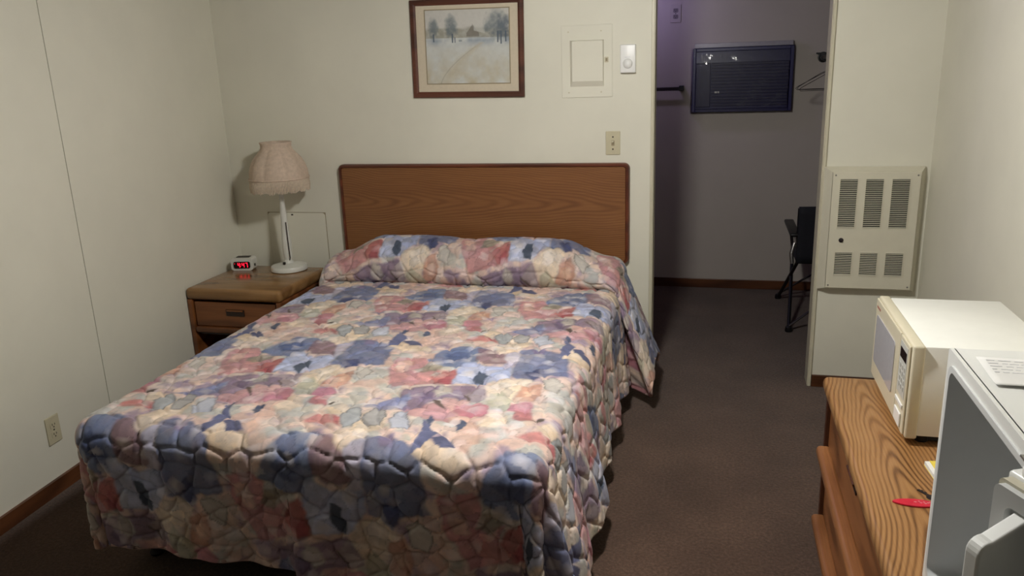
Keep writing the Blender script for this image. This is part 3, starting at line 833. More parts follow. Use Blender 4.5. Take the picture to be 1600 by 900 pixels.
for ya, yb in ((DY0 + .026, ym - .014), (ym + .014, DY1 - .026)):
    for za, zb in ((.112, .318), (.366, .545)):
        d = MB().box(tx(DX + .016), tx(DX + .40), ty(ya), ty(yb), za, zb, .003).build('drawer', M['oak_front'], t)
        MB().box(tx(DX - .020), tx(DX + .026), ty(ya - .01), ty(yb + .01), za - .040, za - .003, .014, 4).build('drawer_rail', M['oak_rail'], d, True)
        c = (ya + yb) / 2
        zc = zb - .045
        MB().box(tx(DX + .0125), tx(DX + .0158), ty(c - .06), ty(c + .06), zc - .016, zc + .016).build('pull_recess', M['night_dark'], d)
        MB().box(tx(DX + .004), tx(DX + .0155), ty(c - .055), ty(c + .055), zc + .006, zc + .014, .002).build('pull_lip', M['oak_dark'], d)

# ================================================================ MICROWAVE
t = thing('microwave', 'white countertop microwave oven on the dresser', 'microwave', (.67, 2.348, DZ))
x0, x1, y0, y1, z0, z1 = -.165, .172, -.237, .237, .022, .278
MB().box(x0 + .030, x1, y0 + .012, y1 - .006, z0, z1 - .004, .005, 2).build('body', M['mw_white'], t, True)
MB().box(x0, x0 + .030, y0, y1, z0 - .004, z1, .006, 3).build('front_frame', M['mw_cream'], t, True)
dr = MB().box(x0 - .006, x0 - .0005, y0 + .125, y1 - .004, z0 + .002, z1 - .006, .003).build('door', M['mw_cream'], t)
MB().prism(rrect(y0 + .170, y1 - .035, z0 + .055, z1 - .050, .012), 'x', x0 - .0085, x0 - .0065).build('window', plain('tinted_door_glass', (184, 183, 188), 0.12, 0.03, 40), dr)
MB().box(x0 - .0072, x0 - .0062, y1 - .070, y1 - .022, z1 - .032, z1 - .026).build('maker_mark', plain('reddish_print', (150, 96, 84), 0.5, 0.1, 200), dr)
cp = MB().box(x0 - .006, x0 - .0005, y0 + .012, y0 + .119, z0 + .002, z1 - .006, .003).build('control_panel', M['mw_cream'], t)
MB().box(x0 - .0075, x0 - .0062, y0 + .030, y0 + .102, z1 - .062, z1 - .034).build('display', M['display'], cp)
MB().box(x0 - .0070, x0 - .0062, y0 + .024, y0 + .108, z0 + .095, z1 - .018).build('keypad_plate', plain('pale_keypad', (196, 196, 190), 0.4, 0.03, 60), cp)
keym = plain('grey_key', (186, 186, 180), 0.5, 0.05, 60)
for r in range(4):
    for c in range(3):
        MB().box(x0 - .0082, x0 - .0072, y0 + .036 + c * .023, y0 + .052 + c * .023, z1 - .088 - r * .018, z1 - .076 - r * .018).build('key', keym, cp)
MB().box(x0 - .010, x0 - .0062, y0 + .026, y0 + .106, z0 + .070, z0 + .080, .001).build('trim_bar', M['white_plastic'], cp)
MB().box(x0 - .011, x0 - .0062, y0 + .034, y0 + .100, z0 + .014, z0 + .052, .002).build('door_button', M['white_plastic'], cp)
for fx in (x0 + .05, x1 - .04):
    for fy in (y0 + .04, y1 - .04):
        MB().lathe([(.016, 0), (.018, .004), (.018, z0)], 14, c=(fx, fy, 0)).build('foot', M['black'], t, True)
MB().box(x0 + .036, x1 - .01, y0 + .03, y1 - .03, .006, z0 - .0005).build('underside', M['black'], t)

# ================================================================ REFRIGERATOR
FX0, FX1, FY0, FY1, FZ = .420, .905, 1.060, 1.500, 1.088
t = thing('refrigerator', 'small white refrigerator with its door hanging open on the dresser', 'refrigerator', (FX0, FY0, DZ))
W_, D_, H_ = FY1 - FY0, FX1 - FX0, FZ - DZ
# outer cabinet: shell walls
c = MB()
c.box(.0, D_, W_ - .010, W_, .012, H_ - .012)
c.box(.0, D_, 0, .010, .012, H_ - .012)
c.box(.0, D_, .0, W_, H_ - .012, H_, .004)
c.box(.0, D_, .008, W_ - .008, .012, .024, .003)
c.box(D_ - .01, D_, .008, W_ - .008, .022, H_ - .008)
c.build('cabinet', M['fridge_white'], t)
# face frame and liner with rounded corners
def ring(outer, inner, xa, xb):
    m = MB(); n = len(outer)
    A_ = [m.bm.verts.new((xa, p[0], p[1])) for p in outer]
    B_ = [m.bm.verts.new((xa, p[0], p[1])) for p in inner]
    C_ = [m.bm.verts.new((xb, p[0], p[1])) for p in inner]
    D2 = [m.bm.verts.new((xb, p[0], p[1])) for p in outer]
    for a_, b2 in ((A_, B_), (B_, C_), (C_, D2), (D2, A_)):
        for k in range(n):
            m.bm.faces.new((a_[k], a_[(k + 1) % n], b2[(k + 1) % n], b2[k]))
    return m
ring(rrect(0, W_, .012, H_, .006, 6), rrect(.020, W_ - .020, .034, H_ - .022, .022, 6), -.003, .006).build('face_frame', M['fridge_white'], t, True)
ring(rrect(.0195, W_ - .0195, .0335, H_ - .0215, .0225, 6), rrect(.030, W_ - .030, .044, H_ - .032, .020, 6), -.006, .03).build('liner_lip', M['fridge_liner'], t, True)
m = MB(); n = None
pa = rrect(.030, W_ - .030, .044, H_ - .032, .020, 6); pb = rrect(.042, W_ - .042, .056, H_ - .046, .018, 6)
A_ = [m.bm.verts.new((.03, p[0], p[1])) for p in pa]
B_ = [m.bm.verts.new((D_ - .07, p[0], p[1])) for p in pb]
for k in range(len(pa)):
    m.bm.faces.new((A_[k], A_[(k + 1) % len(pa)], B_[(k + 1) % len(pa)], B_[k]))
m.bm.faces.new(B_)
m.build('interior_liner', M['fridge_liner'], t, True)
for fx in (.03, D_ - .03):
    for fy in (.03, W_ - .03):
        MB().lathe([(.014, 0), (.016, .003), (.016, .0125)], 12, c=(fx, fy, 0)).build('foot', M['black'], t, True)
# open door, swung right round its near hinge
ud = Vector((.4226, -.9063, 0)); wd = Vector((-.9063, -.4226, 0))
hin = Vector((-.020, .005, 0))
def door_xf(m):
    for v in m.bm.verts:
        v.co = hin + ud * v.co.x + wd * v.co.y + Vector((0, 0, v.co.z))
    return m
dr = door_xf(MB().box(.006, .445, .002, .030, .020, H_ - .006, .006, 3)).build('door', M['fridge_white'], t, True)
def dring(o_, i_, ya, yb):
    m = MB(); n = len(o_)
    A_ = [m.bm.verts.new((p[0], ya, p[1])) for p in o_]; B_ = [m.bm.verts.new((p[0], yb, p[1])) for p in o_]
    C_ = [m.bm.verts.new((p[0], yb, p[1])) for p in i_]; D2 = [m.bm.verts.new((p[0], ya, p[1])) for p in i_]
    for a_, b2 in ((A_, B_), (B_, C_), (C_, D2), (D2, A_)):
        for k in range(n):
            m.bm.faces.new((a_[k], a_[(k + 1) % n], b2[(k + 1) % n], b2[k]))
    return door_xf(m)
zt = H_ - .006
dring(rrect(.010, .441, .024, zt - .006, .008), rrect(.030, .421, .044, zt - .026, .008), .030, .044).build('gasket', M['gasket'], dr, True)
dring(rrect(.014, .437, .028, zt - .010, .010), rrect(.034, .417, .048, zt - .032, .012), .0442, .054).build('door_liner', M['fridge_liner'], dr, True)
door_xf(MB().box(.030, .421, .031, .040, .044, zt - .028)).build('liner_panel', M['fridge_liner'], dr)
# moulded bottle rack with its rounded end walls
rack = MB()
for u0 in (.046, .392):
    pts = [(.041, zt - .030)]
    z_top, z_low = zt - .034, zt - .062
    for k in range(7):
        a = math.radians(90 - 90 * k / 6)
        pts.append((.096 + .020 * math.cos(a), z_low - .020 + .020 * math.sin(a) + .004))
    pts += [(.116, zt - .27), (.041, zt - .27)]
    rack.prism(pts, 'x', u0, u0 + .024)
rack.box(.059, .392, .106, .114, zt - .27, zt - .19)
rack.box(.059, .392, .041, .106, zt - .27, zt - .262)
rk = door_xf(rack).build('bottle_rack', M['fridge_white'], dr)
bv = rk.modifiers.new('soft', 'BEVEL'); bv.width = .0095; bv.segments = 4; bv.limit_method = 'ANGLE'
door_xf(MB().lathe([(.012, 0), (.013, .004), (.012, .012), (.007, .016)], 18, c=(.032, .016, zt - .001))).build('hinge_cap', M['white_plastic'], dr, True)
MB().box(-.024, .05, -.012, .012, H_ + .0005, H_ + .004, .001).build('hinge_bracket', M['metal'], t)

# sheet of paper on the refrigerator
m = MB()
N1, N2 = 14, 10
g = [[None] * (N2 + 1) for _ in range(N1 + 1)]
for i in range(N1 + 1):
    for j in range(N2 + 1):
        u, v = i / N1, j / N2
        lift = .0055 * max(0, 1 - v * 3.5) ** 2 * (.4 + .6 * u) + .002 * math.sin(u * 5) * v * (1 - v)
        g[i][j] = m.bm.verts.new((u * .20, v * .135, .0012 + lift))
for i in range(N1):
    for j in range(N2):
        m.bm.faces.new((g[i][j], g[i + 1][j], g[i + 1][j + 1], g[i][j + 1]))
t = thing('paper_sheet', 'loose white printed sheet of paper on top of the refrigerator', 'paper', (.440, 1.318, FZ), math.radians(-3))
o = m.build('sheet', M['paper'], t, True)
so = o.modifiers.new('thick', 'SOLIDIFY'); so.thickness = .0006
ink = MB()
random.seed(11)
for r in range(5):
    x = .012
    while x < .17:
        L = random.uniform(.006, .02)
        ink.box(x, x + L, .118 - r * .014, .1205 - r * .014, .0022, .0026)
        x += L + random.uniform(.003, .008)
ink.build('faint_print', M['paper_ink'], t, kind='stuff')

# ================================================================ SMALL THINGS ON THE DRESSER
t = thing('key_tag', 'red oval plastic key tag with worn white lettering on the dresser', 'key tag', (.470, 1.803, DZ), math.radians(1))
pts = []
for k in range(48):
    a = 2 * math.pi * k / 48
    cx, sy = math.cos(a), math.sin(a)
    pts.append((.050 * cx, .0165 * (abs(sy) ** 1.25) * (1 if sy >= 0 else -1)))
o = MB().prism(pts, 'z', .0003, .0045).build('tag', M['red'], t)
bv = o.modifiers.new('soft', 'BEVEL'); bv.width = .0012; bv.segments = 2; bv.limit_method = 'ANGLE'
inkm = MB()
for x, y, L in ((-.004, .001, .007), (.006, .005, .004), (.008, -.001, .006), (.016, .003, .005), (.017, -.003, .007), (.024, .001, .006), (.029, .004, .003)):
    inkm.box(x, x + L, y, y + .0016, .0045, .0048)
    inkm.box(x + L * .4, x + L * .4 + .0014, y - .002, y + .003, .0045, .0048)
inkm.build('worn_print', M['ink'], t, kind='stuff')
t = thing('door_key', 'dark metal door key beside the red tag', 'key', (.512, 1.838, DZ), math.radians(125))
MB().lathe([(.011, .0004), (.012, .001), (.012, .002), (.011, .0026)], 20).build('bow', M['dark_metal'], t, True)
MB().box(.010, .040, -.0035, .0035, .0005, .0025, .0005).box(.020, .024, -.006, -.003, .0005, .0025).box(.030, .034, -.0055, -.003, .0005, .0025).build('blade', M['dark_metal'], t)
t = thing('yellow_booklet', 'yellow covered booklet lying on the dresser behind the refrigerator', 'booklet', (.538, 1.905, DZ), math.radians(4))
MB().box(.001, .14, .001, .099, .001, .011).build('pages', M['paper'], t)
MB().box(.012, .141, 0, .10, .0111, .0122).box(.0, .141, 0, .10, .0003, .001).build('cover', M['yellow'], t)

# ================================================================ WALL HEATER
t = thing('wall_heater', 'cream wall heater with six louvered openings beside the doorway', 'heater', (.706, YB, .808))
hw, hh = .2165, .297
flare = MB()
of = [(-hw, -hh), (hw, -hh), (hw, hh), (-hw, hh)]
inn = [(-hw + .030, -hh + .018), (hw - .022, -hh + .018), (hw - .022, hh - .018), (-hw + .030, hh - .018)]
rings = []
for pts, y in ((of, -.001), (of, -.010), (inn, -.050), ([(p[0] * .985, p[1] * .985) for p in inn], -.050)):
    rings.append([flare.bm.verts.new((p[0], y, p[1])) for p in pts])
for a_, b2 in zip(rings[:-1], rings[1:]):
    for k in range(4):
        flare.bm.faces.new((a_[k], a_[(k + 1) % 4], b2[(k + 1) % 4], b2[k]))
flare.build('housing', M['heater'], t)
px0, px1, pz0, pz1 = -hw + .034, hw - .026, -hh + .022, hh - .022
xs = [(.155, .325), (.405, .575), (.655, .825)]
cols = [(px0 + (px1 - px0) * (a - .08) / .84, px0 + (px1 - px0) * (b2 - .08) / .84) for a, b2 in xs]
rows = [(hh - 2 * hh * .47, hh - 2 * hh * .088), (hh - 2 * hh * .855, hh - 2 * hh * .672)]
pan = MB()
zc = [pz0, rows[1][0], rows[1][1], rows[0][0], rows[0][1], pz1]
xc = [px0] + [v for c_ in cols for v in c_] + [px1]
for i in range(len(zc) - 1):
    if i in (1, 3):
        for j in range(0, len(xc) - 1, 2):
            pan.box(xc[j], xc[j + 1], -.057, -.051, zc[i], zc[i + 1])
    else:
        pan.box(px0, px1, -.057, -.051, zc[i], zc[i + 1])
pn = pan.build('front_panel', M['heater'], t)
MB().box(px0 + .01, px1 - .01, -.044, -.040, pz0 + .01, pz1 - .01).build('dark_interior', M['dark'], t)
for (za, zb) in rows:
    for (xa, xb) in cols:
        fr_ = MB()
        e = .004
        for q in ((xa - e, xa, za - e, zb + e), (xb, xb + e, za - e, zb + e), (xa, xb, za - e, za), (xa, xb, zb, zb + e)):
            fr_.box(q[0], q[1], -.0595, -.0572, q[2], q[3])
        fr_.build('opening_rim', M['heater'], pn)
        sl = MB()
        nsl = int(round((zb - za) / .0086))
        for k in range(nsl):
            zz = za + (zb - za) * (k + .5) / nsl
            sl.quad((xa, -.0566, zz - .0012), (xb, -.0566, zz - .0012), (xb, -.0535, zz + .0006), (xa, -.0535, zz + .0006))
            sl.quad((xa, -.0566, zz - .0012), (xb, -.0566, zz - .0012), (xb, -.0566, zz - .0024), (xa, -.0566, zz - .0024))
        sl.build('louver_slats', M['heater'], pn, kind='stuff')
for sx in (px0 + .012, px1 - .012):
    for sz in (pz0 + .012, pz1 - .012):
        s_ = MB().lathe([(.0035, 0), (.004, .001), (.003, .002)], 10).build('screw', M['metal'], pn)
        s_.rotation_euler = (math.radians(90), 0, 0); s_.location = (sx, -.0572, sz)
k_ = MB().lathe([(.011, 0), (.011, .002), (.007, .003), (.006, .010), (.004, .011)], 18).build('control_knob', M['dark_metal'], pn, True)
k_.rotation_euler = (math.radians(90), 0, 0); k_.location = (cols[0][0] + .022, -.0572, hh - 2 * hh * .572)

# ================================================================ WALL ITEMS
# framed winter landscape
t = thing('framed_picture', 'framed winter landscape print with trees in a wide cream mat', 'picture', (-1.2345, YB, 1.702))
t.rotation_euler = (0, math.radians(.9), 0)
w2, h2 = .294, .238
fm = MB()
prof = [(0, -.001), (0, -.016), (.004, -.020), (.018, -.020), (.021, -.017), (.028, -.015), (.029, -.004)]
def rect(i): return [(-w2 + i, -h2 + i), (w2 - i, -h2 + i), (w2 - i, h2 - i), (-w2 + i, h2 - i)]
rings = [[fm.bm.verts.new((p[0], y, p[1])) for p in rect(i)] for i, y in prof]
for a_, b2 in zip(rings[:-1], rings[1:]):
    for k in range(4):
        fm.bm.faces.new((a_[k], a_[(k + 1) % 4], b2[(k + 1) % 4], b2[k]))
fm.build('frame', M['frame_wood'], t)
MB().box(-w2 + .024, w2 - .024, -.0075, -.0055, -h2 + .024, h2 - .024).build('mat_board', M['mat_board'], t)
lip = MB()
ia, ib, ic, id_ = -.216, .219, -.168, .186
for q in ((ia - .005, ia, ic - .005, id_ + .005), (ib, ib + .005, ic - .005, id_ + .005), (ia, ib, ic - .005, ic), (ia, ib, id_, id_ + .005)):
    lip.box(q[0], q[1], -.0092, -.0076, q[2], q[3])
lip.build('mat_lip', M['mat_lip'], t)
NXp, NZp = 180, 140
uu, vv = np.meshgrid(np.linspace(0, 1, NXp), np.linspace(0, 1, NZp), indexing='ij')
nz = fbm(uu * 9, vv * 7, 0); nz2 = fbm(uu * 26, vv * 22, 1)
sky = np.array(lin((198, 196, 190))); snow = np.array(lin((200, 203, 200))); warm = np.array(lin((186, 176, 150)))
tree = np.array(lin((104, 116, 122))); dkt = np.array(lin((80, 93, 108))); hill = np.array(lin((140, 138, 122))); blue = np.array(lin((150, 160, 172)))
pc = np.where(vv[..., None] > .62, sky, snow) * np.ones((NXp, NZp, 1))
def lay(mask, c):
    global pc
    mask = np.clip(mask, 0, 1)[..., None]
    pc = pc * (1 - mask) + c * mask
lay((.62 - vv) / .62 * np.clip(nz * 1.6 - .3, 0, 1) * 1.1, warm)
lay(np.clip(1 - np.abs(vv - .58) / .09, 0, 1) * np.clip(nz * 2 - .5, 0, 1), blue)
lay(np.clip((.80 - .06 * nz - vv) / .03, 0, 1) * (vv > .62) * .75 * np.clip(.4 + nz2, 0, 1), hill)
road = .24 + .62 * np.clip(vv / .6, 0, 1) ** 1.6 * .8
lay(np.clip(1 - np.abs(uu - road) / (.16 * (1 - vv / .66) + .02), 0, 1) * (vv < .56) * .6, warm)
lay(np.clip(1 - np.abs(uu - road + .07 * (1 - vv / .6)) / .012, 0, 1) * (vv < .5) * .5, np.array(lin((140, 136, 120))))
hx = (uu - .57)
lay(((np.abs(hx) < .075) & (vv > .64) & (vv < .80 - np.abs(hx) * 1.6)) * .7, np.array(lin((112, 106, 98))))
lay(((hx > .015) & (hx < .15) & (vv > .72 - hx * .3) & (vv < .80 - hx * .3)) * .6, np.array(lin((196, 196, 190))))
def crown(cx, cz, rx, rz, c, s=.95):
    d = ((uu - cx) / rx) ** 2 + ((vv - cz) / rz) ** 2
    lay(np.clip((1.35 - d + (nz2 - .5) * 1.3) * .75, 0, .9) * s, c)
crown(.09, .76, .066, .14, tree); crown(.31, .77, .076, .16, tree); crown(.20, .70, .05, .05, hill, .5)
crown(.86, .79, .14, .20, tree, .85); crown(.93, .74, .11, .17, dkt, .7); crown(.74, .74, .06, .06, tree, .6)
for cx, za, zb in ((.095, .57, .68), (.325, .56, .68), (.355, .56, .63), (.865, .55, .70), (.905, .53, .70), (.96, .56, .70)):
    lay((np.abs(uu - cx) < .008) * (vv > za) * (vv < zb) * .9, dkt)
lay((np.abs(uu - .42) < .02) * (np.abs(vv - .585) < .012) * .6, tree)
pc = np.clip(pc * (1 + .12 * (nz2[..., None] - .5)), 0, 1)
vs = np.stack([ia + uu * (ib - ia), np.full(uu.shape, -.0079), ic + vv * (id_ - ic)], -1).reshape(-1, 3)
ii = np.arange(NXp * NZp).reshape(NXp, NZp)
fs = np.stack([ii[:-1, :-1], ii[1:, :-1], ii[1:, 1:], ii[:-1, 1:]], -1).reshape(-1, 4)
me = bpy.data.meshes.new('print'); me.from_pydata(vs.tolist(), [], fs.tolist())
at = me.color_attributes.new('paint', 'FLOAT_COLOR', 'POINT')
at.data.foreach_set('color', np.concatenate([pc.reshape(-1, 3), np.ones((NXp * NZp, 1))], 1).astype(np.float32).ravel())
tp = NT('watercolour_print')
an = tp.n('ShaderNodeAttribute', attribute_name='paint')
tp.l(an.outputs['Color'], tp.b.inputs['Base Color'])
tp.b.inputs['Roughness'].default_value = 0.7
me.materials.append(tp.m)
o = bpy.data.objects.new('landscape_print', me); COL.objects.link(o); o.parent = t

# painted-over electrical panel door
t = thing('breaker_panel', 'breaker panel cover painted cream like the wall, with raised door', 'panel', (-.630, YB, 1.618))
MB().box(-.125, .125, -.004, -.0005, -.170, .170, .002).build('cover', M['wall'], t)
m = MB()
o_ = [(-.083, -.118), (.083, -.118), (.083, .100), (-.083, .100)]
i_ = [(-.070, -.092), (.080, -.092), (.080, .096), (-.070, .096)]
r1 = [m.bm.verts.new((p[0], -.004, p[1])) for p in o_]; r2 = [m.bm.verts.new((p[0], -.022, p[1])) for p in i_]
for k in range(4):
    m.bm.faces.new((r1[k], r1[(k + 1) % 4], r2[(k + 1) % 4], r2[k]))
m.bm.faces.new(r2)
m.build('door', M['wall'], t)
lt = ring(rrect(-.010, .010, -.013, .013, .004), rrect(-.006, .006, -.009, .009, .003), -.0, .0035)
for v in lt.bm.verts:
    v.co = Vector((.096 + v.co.y, -.0042 - v.co.x, .006 + v.co.z))
lt.build('latch', M['plate'], t)
MB().box(.091, .101, -.0048, -.0041, -.002, .014).build('latch_slot', M['mat_lip'], t)
for sx, sz in ((-.09, .14), (.07, .14), (-.09, -.145), (.07, -.145)):
    MB().box(sx - .003, sx + .003, -.0052, -.0041, sz - .003, sz + .003).build('screw', M['plate'], t)

t = thing('wall_sensor', 'bright white plastic wall sensor with round dome by the doorway', 'sensor', (-.429, YB, 1.624))
MB().box(-.037, .037, -.028, -.0005, -.065, .066, .005, 3).build('case', M['white_plastic'], t, True)
dm_ = MB().lathe([(.023, 0), (.023, .003), (.021, .007), (.014, .012), (.006, .0145), (.001, .015)], 28).build('dome', M['white_plastic'], t, True)
dm_.rotation_euler = (math.radians(90), 0, 0); dm_.location = (0, -.0285, -.022)
MB().box(-.014, .012, -.0292, -.0284, .006, .009).build('caption', M['paper_ink'], t)

def plate(name, label, cat, loc, rz, kind):
    t = thing(name, label, cat, loc, rz)
    mp = 'wall_alcove' if kind == 'grey' else 'plate'
    MB().box(-.036, .036, -.006, -.0005, -.058, .058, .003, 2).build('cover_plate', M[mp], t)
    if kind == 'switch':
        MB().box(-.0075, .0075, -.0075, -.0062, -.013, .013).build('toggle_slot', M['mat_lip'], t)
        MB().prism([(-.0075, -.006), (-.022, .006), (-.020, .012), (-.0075, .008)], 'x', -.0045, .0045).build('toggle', M['plate'], t)
        for z in (-.030, .030):
            MB().box(-.0035, .0035, -.0072, -.0061, z - .0035, z + .0035).build('screw', M['plate_dark'], t)
    else:
        for z in (-.020, .020):
            r_ = MB().prism(rrect(-.017, .017, z - .014, z + .014, .008), 'y', -.0078, -.0062).build('receptacle', M[mp] if kind != 'grey' else M['outlet_grey'], t)
            MB().box(-.008, -.0055, -.0085, -.0079, z - .001, z + .008).build('slot', M['plate_dark'], r_)
            MB().box(.0055, .008, -.0085, -.0079, z - .001, z + .007).build('slot', M['plate_dark'], r_)
            MB().box(-.0025, .0025, -.0085, -.0079, z - .010, z - .005).build('slot', M['plate_dark'], r_)
        MB().box(-.003, .003, -.0072, -.0061, -.003, .003).build('screw', M['plate_dark'], t)
    return t
plate('light_switch', 'ivory toggle light switch above the headboard corner', 'switch', (-.503, YB, 1.225), 0, 'switch')
oy = 2.378
plate('wall_outlet', 'ivory wall outlet low on the left wall by the bed foot', 'outlet', (xl(oy), oy, .262), math.radians(90) + math.atan(.125 / 1.74), 'outlet')
plate('wall_outlet', 'grey duplex outlet high on the alcove wall', 'outlet', (-.305, YA, 1.918), 0, 'grey')

# flush access hatch behind the nightstand
t = thing('access_hatch', 'flush cream access hatch on the wall behind the lamp', 'hatch', (-2.287, YB, .62))
MB().box(-.180, .180, -.0022, -.0004, -.30, .240).build('gap', M['mat_lip'], t)
MB().prism(rrect(-.177, .177, -.298, .237, .016), 'y', -.006, -.0023).build('hatch_door', M['wall'], t)
MB().box(-.030, -.018, -.0075, -.0061, .222, .230).build('catch', M['plate_dark'], t)

# ================================================================ ALCOVE
t = thing('air_conditioner', 'dark blue window air conditioner wrapped in clear plastic in the alcove', 'air conditioner', (.143, YA, 1.488))
w3, h3 = .325, .225
MB().box(-w3 + .012, w3 - .012, -.060, -.0005, -h3 + .01, h3 - .035, .004).build('body', M['ac_body'], t)
fr_ = MB()
for q in ((-w3, -w3 + .022, -h3, h3 - .03), (w3 - .022, w3, -h3, h3 - .03), (-w3 + .022, w3 - .022, -h3, -h3 + .022), (-w3 + .022, w3 - .022, h3 - .052, h3 - .03)):
    fr_.box(q[0], q[1], -.072, -.0608, q[2], q[3], .003)
fr_.build('surround', M['ac_body'], t)
MB().prism([(-.0608, .10), (-.074, .10), (-.0665, .170), (-.0608, .170)], 'x', -w3 + .024, w3 - .024).build('control_fascia', M['ac_body'], t)
MB().box(-w3 + .024, -w3 + .12, -.070, -.0608, -.19, .095, .002).build('side_panel', M['ac_slat'], t)
for k in range(14):
    z = -.185 + k * .0205
    MB().box(-w3 + .125, w3 - .026, -.070, -.0608, z, z + .013, .0015).build('grille_slat', M['ac_slat'], t)
MB().box(-w3 + .01, w3 - .006, -.050, -.0005, h3 - .028, h3 + .002, .002).build('top_strip', M['ac_strip'], t)
MB().box(-w3 + .15, -w3 + .166, -.0712, -.0703, -.10, -.088).box(-w3 + .17, -w3 + .18, -.0712, -.0703, -.10, -.088).build('badge', M['metal'], t)
# clear plastic film taped over the front
m = MB(); N1, N2 = 40, 30
g = []
fn = np.random.default_rng(5)
for i in range(N1 + 1):
    col_ = []
    for j in range(N2 + 1):
        u, v = i / N1, j / N2
        x = -w3 - .012 + u * (2 * w3 + .024); z = -h3 - .014 + v * (2 * h3 - .012)
        e = min(u, 1 - u, v, 1 - v)
        y = -.004 - .076 * min(1, e / .06)
        y -= .0018 * math.sin(u * 23 + 3 * v) * math.sin(v * 15 + 4 * u) + .0012 * math.sin(u * 61 + v * 37)
        if v > .72 and e > .06:
            y += (v - .72) * .035
        col_.append(m.bm.verts.new((x, y, z)))
    g.append(col_)
for i in range(N1):
    for j in range(N2):
        m.bm.faces.new((g[i][j], g[i + 1][j], g[i + 1][j + 1], g[i][j + 1]))
tf = NT('clear_plastic_film')
tr = tf.n('ShaderNodeBsdfTransparent'); tr.inputs[0].default_value = (.93, .93, .95, 1)
gl = tf.n('ShaderNodeBsdfGlossy'); gl.inputs['Roughness'].default_value = 0.06
fz = tf.n('ShaderNodeFresnel'); fz.inputs[0].default_value = 1.30
mx = tf.n('ShaderNodeMixShader')
wn = tf.noise(tf.coords(), 22, 2)
bp = tf.n('ShaderNodeBump'); bp.inputs['Strength'].default_value = .25; bp.inputs['Distance'].default_value = .003
tf.l(wn, bp.inputs['Height']); tf.l(bp.outputs[0], gl.inputs['Normal'])
tf.l(fz.outputs[0], mx.inputs[0]); tf.l(tr.outputs[0], mx.inputs[1]); tf.l(gl.outputs[0], mx.inputs[2])
tf.l(mx.outputs[0], tf.t.nodes['Material Output'].inputs[0])
m.build('plastic_film', tf.m, t, True, angle=180)

t = thing('towel_bar', 'dark metal towel bar on the alcove wall left of the air conditioner', 'towel bar', (-.60, YA, 1.424))
MB().box(-.36, .335, -.070, -.058, -.012, .012, .003).build('bar', M['dark_metal'], t)
for x in (-.345, .345):
    MB().box(x - .016, x + .016, -.074, -.0005, -.014, .020, .004).build('bracket', M['black'], t)

# closet rod with wire hangers
t = thing('closet_rod', 'dark closet rod with end cups in the alcove above the chair', 'closet rod', (.655, 4.95, 1.60))
MB().tube([(0, -.845, 0), (0, .835, 0)], .013, 14).build('rod', M['dark_metal'], t, True)
for y, s in ((-.858, 1), (.846, -1)):
    c_ = MB().lathe([(.034, 0), (.034, .004), (.026, .006), (.022, .022), (.016, .022)], 24).build('end_cup', M['black'], t, True)
    c_.rotation_euler = (math.radians(-90 * s), 0, 0); c_.location = (0, y, 0)
MB().prism([(-.045, .030), (.02, .030), (.02, -.028), (.006, -.028), (-.002, .012), (-.045, .022)], 'y', .822, .845).build('shelf_bracket', M['black'], t)
def hanger(y, rz, first=None):
    if first is None:
        o = thing('wire_hanger', 'thin dark wire coat hanger hanging empty on the closet rod', 'hanger', (0, 0, 0), 0, 'hangers on the alcove rod')
        MB().tube([(0, 0, -.075), (.002, 0, -.045), (.012, 0, -.022)] + [(.0165 * math.cos(a), 0, .0165 * math.sin(a)) for a in np.linspace(math.radians(-35), math.radians(200), 14)], .0019, 6).build('hook', M['dark_metal'], o, True)
        MB().tube([(0, 0, -.072), (-.06, 0, -.095), (-.195, 0, -.168), (-.205, 0, -.178), (-.198, 0, -.186), (0, 0, -.186), (.198, 0, -.186), (.205, 0, -.178), (.195, 0, -.168), (.06, 0, -.095), (0, 0, -.072)], .0019, 6).build('wire_frame', M['dark_metal'], o, True)
    else:
        o = first.copy(); COL.objects.link(o)
        for ch in first.children:
            c2 = ch.copy(); COL.objects.link(c2); c2.parent = o
    o.location = (.655, y, 1.60 - .001); o.rotation_euler = (0, 0, rz)
    return o
h0 = hanger(5.10, math.radians(10))
hanger(5.26, math.radians(-8), h0)
hanger(5.40, math.radians(22), h0)

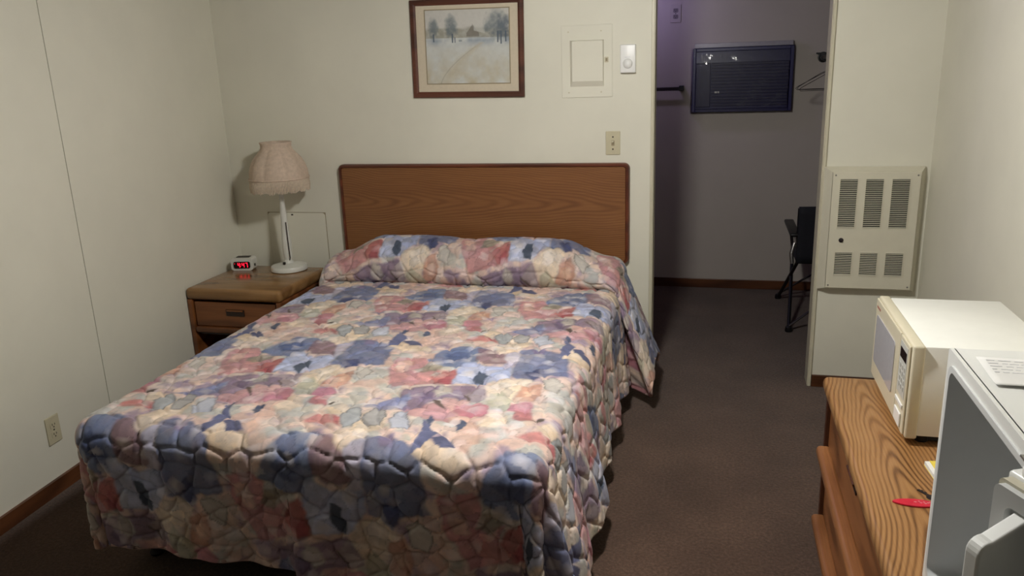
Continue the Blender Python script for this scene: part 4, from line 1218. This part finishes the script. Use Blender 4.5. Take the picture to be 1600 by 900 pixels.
# folding camp chair
t = thing('folding_chair', 'black folding camp chair with crossed metal legs in the alcove', 'chair', (.69, 5.20, 0), 0)
feet = {'lf': (-.235, -.355), 'rf': (.225, -.33), 'lb': (-.25, .365), 'rb': (.225, .34)}
top = {'lf': (-.19, .19, .40), 'rf': (.19, .19, .40), 'lb': (-.19, -.19, .40), 'rb': (.19, -.19, .40)}
for k in feet:
    fx, fy = feet[k]; q = top[k]
    lg = MB().tube([(fx, fy, .012), ((fx + q[0]) / 2, (fy + q[1]) / 2, .205), q], .011, 10).build('leg', M['black'], t, True)
    MB().lathe([(.020, 0), (.022, .006), (.019, .03), (.012, .036)], 14, c=(fx, fy, .0)).build('foot_cap', M['black'], lg, True)
for a_, b2 in (('lf', 'rf'), ('lb', 'rb')):
    fa, fb = feet[a_], feet[b2]
    MB().tube([(fa[0], fa[1], .035), (0, (fa[1] + fb[1]) / 2 * .9, .22), (fb[0], fb[1], .035)], .008, 8).build('cross_brace', M['dark_metal'], t, True)
for sx in (-.19, .19):
    MB().tube([(sx, -.19, .40), (sx * 1.05, -.21, .55), (sx * 1.06, -.235, .735)], .011, 10).build('back_post', M['black'], t, True)
    MB().tube([(sx, .19, .40), (sx * 1.12, .20, .56)], .010, 10).build('arm_post', M['dark_metal'], t, True)
    MB().box(sx * 1.15 - .030, sx * 1.15 + .030, -.24, .24, .560, .582, .009, 3).build('armrest', M['black'], t, True)
    MB().tube([(sx * 1.2, -.25, .40), (sx * 1.24, -.24, .46), (sx * 1.15, -.22, .52)], .012, 10).build('side_strut', M['metal'], t, True)
bk = MB(); N1 = 12
gr = []
for i in range(N1 + 1):
    u = i / N1
    x = -.205 + .41 * u
    gr.append([bk.bm.verts.new((x, -.225 - .035 * math.sin(u * math.pi) * 0 - .022 * z_ + .02 * math.sin(u * math.pi), .40 + .345 * z_)) for z_ in np.linspace(0, 1, 8)])
for i in range(N1):
    for j in range(7):
        bk.bm.faces.new((gr[i][j], gr[i + 1][j], gr[i + 1][j + 1], gr[i][j + 1]))
o = bk.build('backrest', M['navy'], t, True)
so = o.modifiers.new('thick', 'SOLIDIFY'); so.thickness = .022; so.offset = 0
MB().box(-.20, .20, -.20, .21, .385, .41, .011, 3).build('seat', M['navy'], t, True)
